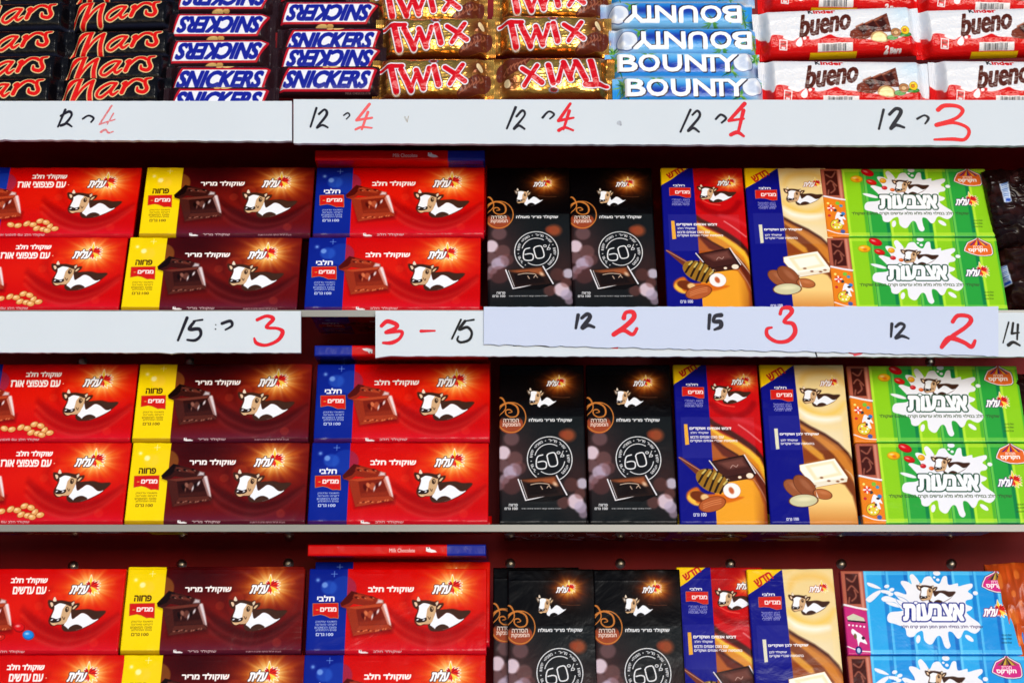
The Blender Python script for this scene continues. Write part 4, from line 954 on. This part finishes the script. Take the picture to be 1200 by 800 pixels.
# (kind, row, level, left-bottom photo x, roll degrees, label)
LAY = [
 ('rice', 2, 1, 161-207, -.1, 'red nut bar, upper one left of the yellow band, above the left 15 board'),
 ('rice', 2, 0, 140-208, 0, 'red bar with cow and nuts directly above the price 15 at left'),
 ('dark', 2, 1, 162, .1, 'dark red bar with yellow band, upper of the pair above the 15 board'),
 ('dark', 2, 0, 141, -.1, 'dark red bar with yellow band, lower of the pair above the 15 board'),
 ('milk', 2, 1, 366, .15, 'blue-banded red bar, upper of the pair above the bare shelf edge'),
 ('milk', 2, 0, 356, -.1, 'blue-banded red bar standing on bare shelf edge between two price boards'),
 ('bar60', 2, 0, 571, .3, 'black bar with 60% roundel, left one above the price 12 and red 2'),
 ('bar60', 2, 0, 671.5, .2, 'black bar with 60% roundel, right one of the pair above the lilac price strip'),
 ('honey', 2, 0, 782, -.2, 'blue and red bar with honey dipper above the number 15 on the lilac strip'),
 ('almond', 2, 0, 885, -.2, 'blue and cream almond bar above the red 3 of the lilac strip'),
 ('green', 2, 1, 969.5, 0, 'green splash bar, upper of the pair above the price 12 and 2 at right'),
 ('green', 2, 0, 978, 0, 'green splash bar just above the right end of the lilac strip'),
 ('rice', 3, 1, 154-209, .1, 'red bar with cow and nuts, just under the left price board'),
 ('rice', 3, 0, 143-212, 0, 'red bar with cow and nuts at the left end of the middle glass edge'),
 ('dark', 3, 1, 154, .2, 'dark red bar with yellow band, just under the price 15 and red 3'),
 ('dark', 3, 0, 145, 0, 'dark red bar with yellow band, standing on the middle glass edge'),
 ('milk', 3, 1, 367, .2, 'blue-banded red bar under the red 3 and black 15'),
 ('milk', 3, 0, 360, -.1, 'blue-banded red bar standing on the middle glass edge'),
 ('bar60', 3, 0, 585, .1, 'black bar with 60% roundel, left one under the lilac strip'),
 ('bar60', 3, 0, 691, .1, 'black bar with 60% roundel, right one under the lilac strip'),
 ('honey', 3, 0, 797, -.2, 'blue and red bar with honey dipper, middle shelf'),
 ('almond', 3, 0, 903, -.2, 'blue and cream almond bar with white chocolate piece, middle shelf'),
 ('green', 3, 1, 1001, 0, 'green splash bar just under the price 14 end of the board'),
 ('green', 3, 0, 1011.5, 0, 'green splash bar standing on the middle glass edge at right'),
 ('lentil', 4, 1, 135-210, 0, 'red bar with red and blue candies beside the cow, lower left'),
 ('lentil', 4, 0, 131-213, 0, 'red bar cut by the bottom of the photo at the left corner'),
 ('dark', 4, 1, 140, .2, 'dark red bar with yellow band, below the middle glass edge'),
 ('dark', 4, 0, 134, .1, 'dark red bar with yellow band, cut by the bottom of the photo'),
 ('milk', 4, 1, 357.5, .1, 'blue-banded red bar under the flat bar marked Milk Chocolate'),
 ('milk', 4, 0, 351, .1, 'blue-banded red bar cut by the bottom of the photo'),
 ('bar60', 4, 0, 596, .4, 'black bar with 60% roundel, front left one of the lowest shelf'),
 ('bar60', 4, 0, 701, .3, 'black bar with 60% roundel, right one of the lowest shelf'),
 ('honey', 4, 0, 802, -.2, 'blue and red honey nut bar partly behind its cream neighbour, lowest shelf'),
 ('almond', 4, 0, 890, .5, 'blue and cream almond bar, lowest shelf, cut by the photo edge'),
 ('blue', 4, 1, 993.5, -.1, 'sky blue splash bar, upper one, beside the orange bag'),
 ('blue', 4, 0, 1002, 0, 'sky blue splash bar cut by the bottom right of the photo'),
]
for kind, row, lev, px, roll, label in LAY:
    hl = HG if kind in ('green', 'blue') else HL
    back = 0
    if kind == 'honey' and row == 4: back = .006
    shelf_pack(kind, row, lev, px, label, G[kind], D(roll), back, hl=hl)
# bars peeking out behind the front ones
shelf_pack('dark', 4, 1, 137, 'dark red bar behind the upper one, lowest shelf, only a yellow sliver showing', G['dark'], D(.2), .0105)
shelf_pack('dark', 4, 0, 130, 'dark red bar in the bottom left corner area, behind, yellow sliver showing', G['dark'], D(.2), .0105)
shelf_pack('bar60', 4, 0, 578, 'black bar showing half of its bronze badge behind the front left one, lowest shelf', G['bar60'], D(.4), .0105)
# more bars lie face down on the glass behind the standing ones: seen from below through the shelf
for row, kind, px, lab in ((3, 'blue', 980, 'sky blue bar'), (3, 'almond', 897, 'cream almond bar'), (3, 'honey', 795, 'blue and red honey nut bar'),
                           (3, 'rice', -60, 'red bar with nuts'), (3, 'dark', 149, 'dark red yellow-banded bar'), (3, 'milk', 363, 'blue-banded red bar'), (3, 'bar60', 590, 'black bar, left one'), (3, 'bar60', 693, 'black bar, right one'), (2, 'milk', 359, 'blue-banded red bar between the price boards')):
    o = pack_origin(row, 0, px); nm, parts, w, h = lib(kind)
    pack(kind, lab+' face down, seen from below through the '+('middle' if row == 3 else 'upper')+' glass', 'chocolate bar', G[kind], (o[0], YF+(.034 if h < .1 else .0185)+h, SHELF_Z[row]+TL/1000+.0016), (math.pi/2, 0, D(random.uniform(-.6, .6)) if h < .1 else 0))
# bars lying flat on top of the standing ones, long side to the front
def flat_bar(row, pxl, py, label, flip, zr=0):
    y = YF+.030
    p = on_plane_y(pxl, py, y)
    sup = shelf_pack('milk', row, 1, pxl-1, 'blue-banded red bar mostly hidden, holding up the flat bar, '+ROWN[row], G['milk'], 0, .021); sup.location.z += .0055
    nm, parts, w, h = lib('edge')
    e = empty(nm, label, 'chocolate bar', 'red milk chocolate bars lying flat on top')
    if not flip: e.location = (p[0], y+.077, p[2]); e.rotation_euler = (0, 0, D(zr))
    else: e.location = (p[0]+w, y+.077, p[2]+h); e.rotation_euler = (0, math.pi, D(zr))
    for n, me in parts: link(n, me, None, e)
flat_bar(2, 369, 188, 'red bar lying flat with its edge out, under the top price board', False)
flat_bar(3, 368, 417, 'red and blue bar lying flat under the red 3 and dash', True)
flat_bar(4, 362, 651, 'red bar lying flat with the words Milk Chocolate on its edge', False, -1.0)

# =================================================================== top tray of flow-wrapped bars
def top_bar(kind, xl, yb, label, group, roll=0, flip=False, s=0, lean=6, back=0):
    nm, parts, w, h = lib(kind)
    lam = D(lean); y0 = YF+.012
    # rows climb up a slope: the bar whose lower edge shows at photo height yb
    slope = math.tan(D(20)); r = ray(xl, yb); k = 0
    # intersect view ray with plane y = y0 + (z - z1)*slope
    z1 = SHELF_Z[1]-ZC
    k = (y0-z1*slope)/(r[1]-r[2]*slope)
    p = r*k; p[2] += ZC; p[1] += back
    rot = (Matrix.Rotation(-lam, 3, 'X') @ Matrix.Rotation(-D(roll), 3, 'Y'))
    if flip: rot = rot @ Matrix.Rotation(math.pi, 3, 'Y')
    e = empty(nm, label, 'candy bar', group); e.rotation_euler = rot.to_euler(); SX, SZ = {'caramel': (1, 1.0), 'peanut': (1.07, 1.18), 'gold': (1.03, 1.1), 'coconut': (1, 1.1), 'red': (1.02, 1.1)}[kind]; e.scale = (SX, 1, SZ)
    off = rot @ __import__('mathutils').Vector((w*SX, 0, h*SZ)) if flip else __import__('mathutils').Vector((0, 0, 0))
    e.location = (p[0]-off.x, p[1]-off.y, p[2]-off.z)
    for n, me in parts: link(n, me, None, e)
ORD = ['lowest', 'second from below', 'third from below', 'fourth from below', 'topmost']
def column(kind, group, what, items):
    for i, it in enumerate(items):
        xl, yb, roll, fl = it[:4]
        top_bar(kind, xl, yb, what+', '+ORD[i]+(', upside down' if fl else ''), group, roll, fl, back=.0004*i)
column('caramel', 'black bars with red script lettering', 'black bar with red script at the left edge', [(-61, 132, 1, 0), (-55, 105, 1, 0), (-49, 75, 1, 0), (-43, 43, 1.5, 0), (-41, 12, 0, 0)])
column('caramel', 'black bars with red script lettering', 'black bar with red script left of the brown piles', [(66, 131, 1.5, 0), (71, 105, 1.5, 0), (79, 75, 1, 0), (79, 40, 1.5, 0), (87, 10, 1, 0)])
column('peanut', 'brown bars with blue lettering on white', 'brown bar with blue on white letters, left pile', [(190, 140, 0, 0), (193, 115, 0, 0), (188, 84, .5, 1), (190, 52, 0, 1), (197, 20, 0, 1)])
column('peanut', 'brown bars with blue lettering on white', 'brown bar with blue on white letters, right pile', [(318, 115, 0, 0), (318, 92, 0, 1), (324, 70, .5, 0), (318, 38, 0, 1), (322, 6, 0, 0)])
column('gold', 'gold foil bars with red lettering', 'gold foil bar with red letters, left pile', [(436, 119, .5, 0), (440, 70, .5, 0), (432, 30, -1, 0), (436, -5, 0, 0)])
column('gold', 'gold foil bars with red lettering', 'gold foil bar with red letters, right pile', [(578, 117, 0, 1), (576, 66, -1, 0), (578, 24, -1, 0), (576, -10, 0, 0)])
column('coconut', 'light blue bars with white lettering', 'light blue bar with white letters', [(718, 127, 0, 0), (709, 98, 0, 0), (714, 69, 0, 1), (704, 38, 0, 1), (708, 10, 0, 0)])
column('red', 'red and white wafer bars', 'red and white bar with brown word, left pile', [(890, 131, -.5, 0), (886, 73, 2.4, 0), (888, 17, -.5, 0)])
column('red', 'red and white wafer bars', 'red and white bar with brown word, at the right edge', [(1091, 131, -.5, 0), (1074, 71, 1.6, 0), (1070, 20, -1.5, 0)])

# =================================================================== price boards
def outline_board(name, x0, x1, top, bot, y, t, mat, seed, jag=.0006, notch=()):
    """board with hand-cut edges: top/bot are photo heights (left, right) at plane y"""
    rnd = random.Random(seed); n = max(12, int((x1-x0)/6)); up = []; lo = []
    for i in range(n+1):
        px = x0+(x1-x0)*i/n
        a = on_plane_y(px, top[0]+(top[1]-top[0])*i/n, y); b = on_plane_y(px, bot[0]+(bot[1]-bot[0])*i/n, y)
        j = (rnd.random()-.5)*jag*2
        for nx, dz in notch:
            if abs(px-nx) < 7: j += dz*(1-abs(px-nx)/7)
        up.append((a[0], y, a[2]+(rnd.random()-.5)*jag*.5)); lo.append((b[0], y, b[2]+j))
    v = up+lo; m = len(v); v = v+[(a, b+t, c) for a, b, c in v]; k = n+1; f = []
    for i in range(n):
        f.append((i, k+i, k+i+1, i+1)); f.append((m+i, m+i+1, m+k+i+1, m+k+i)); f.append((i, i+1, m+i+1, m+i)); f.append((k+i+1, k+i, m+k+i, m+k+i+1))
    f.append((0, m, m+k, k)); f.append((n, k+n, m+k+n, m+n))
    return mesh(name, v, f, False)
YB1 = YF-.009
def board(label, x0, x1, top, bot, y, t, mat, seed, nm='price_board', notch=(), jag=.0004):
    me = outline_board(nm, x0, x1, top, bot, y, t, mat, seed, jag, notch); o = link(nm, me, mat)
    tag(o, label, 'price board' if nm == 'price_board' else 'price strip'); return o
BL = board('white price board at the top left, marked 12 and a faded 4', -60, 342, (118.5, 118.5), (163.5, 165.5), YB1, .005, M_BOARD, 1, notch=((339, .0012),))
BR = board('long white price board under the top tray, marked 12 4 and 12 3', 344, 1260, (116.5, 117.5), (168, 171), YB1-.0015, .005, M_BOARD, 2, jag=.0003)
BM = board('white price board at left marked 15 and a red 3', -60, 352.5, (365, 364.5), (413, 413), YB1, .004, M_BOARD, 3, notch=((200, -.0012),), jag=.0003)
BN = board('white price board behind the lilac strip, marked red 3, dash and 15', 440, 1260, (364, 366.5), (417, 418), YB1, .004, M_BOARD, 4, notch=((442, -.0022),), jag=.0003)
PL = board('pale lilac paper strip with red 2, 3 and 2, stuck over the white board', 567, 1170, (359.5, 359), (403.5, 417), YB1-.0022, .0005, M_PAPER, 5, 'price_strip', jag=.0007)
INK_B, INK_R, INK_P = (22, 22, 38), (222, 18, 40), (240, 96, 100)
def ink(parent, y, crop, strokes, col, name='handwritten_number', alpha=1.0):
    ox, oy, sc = crop; pts = [p for s in strokes for p in s[0]]
    mxw = max(s[1] for s in strokes)+2
    xs = [ox+p[0]/sc for p in pts]; ys = [oy+p[1]/sc for p in pts]
    x0, x1, y0, y1 = min(xs)-mxw, max(xs)+mxw, min(ys)-mxw, max(ys)+mxw
    A = on_plane_y(x0, y1, y); B = on_plane_y(x1, y0, y); w, h = (B[0]-A[0])*1000, (B[2]-A[2])*1000
    c = Canvas(w, h, col, 3.2); D_ = np.full(c.X.shape, 9.)
    k = w/(x1-x0)
    for s in strokes:
        P = [((ox+p[0]/sc-x0)*k, (y1-(oy+p[1]/sc))/(y1-y0)*h) for p in s[0]]
        wd = s[1]*k*1.6; n = len(P); W = [wd*(.75+.35*random.random()) for _ in range(n)]; W[-1] *= .7
        r = c.stroke(P, W, col, field=True, smooth=(s[2] if len(s) > 2 else True)); D_[r[0]] = np.minimum(D_[r[0]], r[1])
    a = c.aa(D_+.12*(vnoise(c.X, c.Y, .8, len(pts))-.5), .05)*alpha
    if alpha < 1: a = a*(.75+.5*(vnoise(c.X, c.Y*.3, 1.0, 3)-.5))
    a *= .97+.03*vnoise(c.X, c.Y, 1.5, 5)
    c.C[..., 3] = np.clip(a, 0, 1)
    V = np.stack([A[0]+c.X/1000, np.full(c.X.shape, y-.00018), A[2]+c.Y/1000], -1).reshape(-1, 3); idx = np.arange(c.nx*c.ny).reshape(c.ny, c.nx)
    Fq = np.stack([idx[:-1, :-1], idx[:-1, 1:], idx[1:, 1:], idx[1:, :-1]], -1).reshape(-1, 4); al = c.C[..., 3].ravel()
    Fq = Fq[al[Fq].max(1) > .01]; used, inv = np.unique(Fq, return_inverse=True)
    link(name, mesh(name, V[used], inv.reshape(-1, 4), False, lin(c.C).reshape(-1, 4)[used]), M_INK, parent)
a1, a2, a3, a4 = (0, 0, 3.529), (320, 0, 3.529), (560, 0, 3.529), (860, 0, 3.529)
c1, c2, c3 = (350, 350, 4.8), (560, 355, 3.529), (880, 355, 3.75); b1, b2 = (0, 350, 2.76), (280, 350, 2.759)
def sh(pts, dx, dy=0): return [(x+dx, y+dy) for x, y in pts]
yl, yr = YB1, YB1-.0015
ink(BL, yl, a1, [([(268, 455), (240, 525)], 1.3), ([(250, 480), (285, 462), (297, 478), (272, 512), (252, 520), (278, 512), (300, 524)], 1.1)], INK_B)
ink(BL, yl, a1, [([(342, 492), (365, 479), (388, 489), (378, 506)], 1.0)], INK_B, 'handwritten_mark')
ink(BL, yl, a1, [([(460, 438), (410, 515), (478, 495)], .9, False), ([(470, 470), (445, 515)], .7), ([(418, 547), (438, 537), (452, 550), (472, 545)], .9)], INK_P, alpha=.75)
ink(BR, yr, a2, [([(178, 448), (155, 525)], 1.0), ([(190, 472), (213, 454), (222, 476), (182, 528), (205, 518), (228, 528)], 1.0)], INK_B)
ink(BR, yr, a2, [([(292, 478), (308, 468), (317, 478), (304, 493)], .7)], INK_B, 'handwritten_mark')
ink(BR, yr, a2, [([(398, 432), (345, 498), (410, 488)], 1.1, False), ([(392, 465), (368, 535)], 1.2), ([(342, 536), (368, 526), (410, 530)], .9)], INK_P)
ink(BR, yr, a3, [([(156, 445), (120, 532)], 1.0), ([(160, 482), (184, 458), (193, 478), (150, 532), (170, 520), (193, 534)], 1.0)], INK_B)
ink(BR, yr, a3, [([(268, 487), (293, 462), (315, 474), (298, 492)], .9)], INK_B, 'handwritten_mark')
ink(BR, yr, a3, [([(382, 430), (334, 500), (395, 488)], 1.4, False), ([(378, 460), (354, 535)], 1.6), ([(335, 540), (360, 528), (393, 540)], 1.3)], INK_R)
ink(BR, yr, a3, [([(880, 455), (838, 546)], 1.0), ([(888, 476), (908, 459), (916, 483), (870, 540), (890, 530), (912, 546)], 1.0)], INK_B)
ink(BR, yr, a3, [([(985, 493), (1005, 475), (1026, 490), (1008, 508)], 1.0)], INK_B, 'handwritten_mark')
ink(BR, yr, a3, [([(1103, 430), (1040, 500), (1098, 492)], 1.4, False), ([(1098, 458), (1075, 548)], 1.7), ([(1046, 558), (1072, 548), (1096, 564)], 1.5)], INK_R)
ink(BR, yr, a4, [([(622, 455), (600, 534)], 1.3), ([(645, 474), (672, 450), (690, 466), (648, 530), (668, 518), (700, 528)], 1.3)], (34, 34, 44))
ink(BR, yr, a4, [([(760, 492), (788, 478), (804, 490), (790, 512)], .9)], (34, 34, 44), 'handwritten_mark')
ink(BR, yr, a4, [([(850, 455), (875, 438), (925, 440), (946, 460), (915, 492), (840, 518), (905, 508), (955, 525), (966, 550), (945, 578), (900, 576), (830, 578)], 1.5)], (232, 40, 44))
ink(BM, yl, b1, [([(603, 62), (576, 134)], 1.7), ([(655, 68), (625, 72)], 1.0), ([(628, 74), (613, 98), (645, 98), (651, 118), (634, 134), (607, 133)], 1.4)], INK_B)
ink(BM, yl, b1, [([(697, 84), (698, 85)], .5), ([(697, 98), (698, 99)], .5), ([(718, 80), (745, 72), (751, 87), (730, 100)], 1.3)], INK_B, 'handwritten_mark')
ink(BM, yl, b2, [([(57, 68), (88, 56), (110, 66), (88, 92), (125, 96), (143, 108), (128, 134), (90, 150), (58, 144), (49, 128)], 1.5)], INK_R)
ink(BN, yl, c1, [([(465, 152), (498, 127), (550, 145), (545, 165), (490, 190), (578, 184), (570, 222), (525, 247), (476, 248)], 1.5)], INK_R)
ink(BN, yl, c1, [([(688, 182), (766, 180)], 1.1)], INK_R, 'handwritten_dash')
ink(BN, yl, c1, [([(912, 118), (862, 225)], 1.0), ([(985, 118), (935, 126)], .7), ([(935, 126), (904, 172), (948, 160), (974, 190), (960, 230), (915, 245), (893, 232), (898, 212)], 1.1)], (12, 14, 20))
ink(BN, yl, c3, [([(1136, 85), (1108, 175)], .7), ([(1154, 88), (1146, 134), (1176, 130)], .8, False), ([(1173, 95), (1166, 160)], .8), ([(1130, 184), (1150, 172), (1175, 186)], 1.2)], (20, 20, 24))
yp = YB1-.0022
ink(PL, yp, c2, [([(415, 50), (405, 104)], 1.7), ([(430, 62), (452, 46), (463, 60), (432, 102), (455, 92), (480, 100)], 1.5)], (24, 26, 44))
ink(PL, yp, c2, [([(604, 62), (612, 40), (640, 38), (644, 62), (605, 100), (562, 130), (600, 112), (638, 130), (656, 106)], 1.7)], INK_R)
ink(PL, yp, c2, [([(960, 50), (955, 106)], 1.5), ([(1006, 50), (982, 54), (976, 76), (1002, 78), (1003, 98), (978, 110)], 1.5)], (24, 26, 44))
ink(PL, yp, c3, [([(130, 48), (140, 24), (172, 22), (178, 42), (145, 82), (182, 92), (190, 130), (160, 165), (112, 170), (74, 145), (72, 115), (92, 108)], 1.5)], INK_R)
ink(PL, yp, c3, [([(622, 92), (616, 148)], 1.1), ([(638, 104), (658, 90), (674, 104), (636, 152), (662, 145), (690, 156)], 1.1)], (24, 26, 44))
ink(PL, yp, c3, [([(890, 82), (912, 56), (955, 58), (966, 78), (940, 108), (880, 150), (838, 194), (872, 154), (930, 172), (962, 192), (978, 166)], 1.7)], INK_R)
ink(BN, yl, c2, [([(535, 166), (550, 180), (575, 184)], 1.2)], INK_R, 'old_ink_trace'); ink(BN, yl, c2, [([(150, 173), (205, 170), (250, 172), (285, 178), (296, 177)], 1.0)], INK_B, 'old_ink_trace')
ink(BN, yl, c3, [([(436, 215), (458, 220), (482, 216), (455, 228)], 1.5)], (225, 70, 90), 'old_ink_trace'); ink(BN, yl, c3, [([(282, 206), (289, 236)], .6)], INK_B, 'old_ink_trace')
ink(BR, yr, a2, [([(545, 485), (555, 505)], .8), ([(560, 482), (556, 500)], .5)], (190, 180, 165), 'smudge', .6)
ink(BR, yr, a3, [([(585, 510), (590, 516)], 1.8)], (160, 160, 175), 'smudge', .5)

# =================================================================== cellophane bags at the right edge
def bag(row, px0, px1, py0, py1, label, col, seed, tagged=True):
    px0 += 17; y = YF+.016; A = on_plane_y(px0, py1, y); B = on_plane_y(px1, py0, y); w, h = (B[0]-A[0])*1000, (B[2]-A[2])*1000
    c = Canvas(w, h, col, 1.6); X, Y = c.X, c.Y; full = (slice(0, c.ny), slice(0, c.nx))
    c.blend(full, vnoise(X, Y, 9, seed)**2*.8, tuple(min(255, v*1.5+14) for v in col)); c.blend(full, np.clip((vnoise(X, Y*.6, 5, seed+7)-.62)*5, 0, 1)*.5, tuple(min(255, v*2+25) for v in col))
    if tagged:
        c.region('barcode_label')
        q = (Frame([proj((A[0], y, A[2])), proj((B[0], y, A[2])), proj((B[0], y, B[2])), proj((A[0], y, B[2]))], w, h, (1130, 170 if row == 2 else 260, 6.15 if row == 2 else 5.0)))
        pts = q((300, 262), (355, 265), (372, 412), (318, 416)) if row == 2 else q((242, 238), (285, 240), (300, 368), (255, 370))
        c.poly(pts, (200, 215, 240)); m = np.mean(pts, 0)
        for i in range(9): c.stroke([(m[0]-2.4, m[1]-6+i*1.9), (m[0]+2.0, m[1]-5.6+i*1.9)], .25+.15*(i % 3), (70, 110, 180))
        c.poly([(m[0]-1, m[1]-9.5), (m[0]+3.4, m[1]-9.2), (m[0]+3, m[1]-6.4), (m[0]-1.2, m[1]-6.6)], (30, 80, 190))
        c.region(None)
    v = np.clip(np.abs(2*X/w-1), 0, 1); u = np.clip(np.abs(2*Y/h-1), 0, 1)
    Z = 3+16*np.sqrt(np.clip(1-v**3, 0, 1))*np.sqrt(np.clip(1-u**6, 0, 1))
    n1 = 1-2*np.abs(vnoise(X, Y*.7, 16, seed)-.5); n2 = 1-2*np.abs(vnoise(X+Y*.4, Y, 7, seed+1)-.5)
    if seed == 74: n1 = 1-2*np.abs(vnoise(X+Y*.15, Y*.18, 13, seed)-.5); n2 = 1-2*np.abs(vnoise(X, Y*.25, 5, seed)-.5)
    Z += 5*(n1-.5)+2.2*(n2-.5); Z = np.maximum(Z, .3)
    lam = D(10); e = empty('chocolate_bag', label, 'candy bag', None)
    e.location = (A[0], y+.018, A[2]); e.rotation_euler = orient(lam, D(2))
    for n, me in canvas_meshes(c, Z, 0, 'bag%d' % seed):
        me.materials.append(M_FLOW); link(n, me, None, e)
bag(2, 1152, 1290, 190, 288, 'dark brown cellophane bag with blue barcode label, upper one at the right edge', (20, 6, 6), 71)
bag(22, 1166, 1290, 272, 360, 'dark brown cellophane bag with blue barcode label, just above the price 14', (26, 8, 6), 72)
bag(3, 1184, 1300, 428, 604, 'dark bag peeping out at the right edge of the middle shelf', (34, 12, 12), 73, False)
bag(4, 1166, 1300, 655, 830, 'crumpled orange bag beside the sky blue bars', (170, 62, 16), 74, False)
print('objects', len(SC.objects), 'tris', sum(len(p[1].polygons)*2 for k in LIB.values() for p in k[1]))
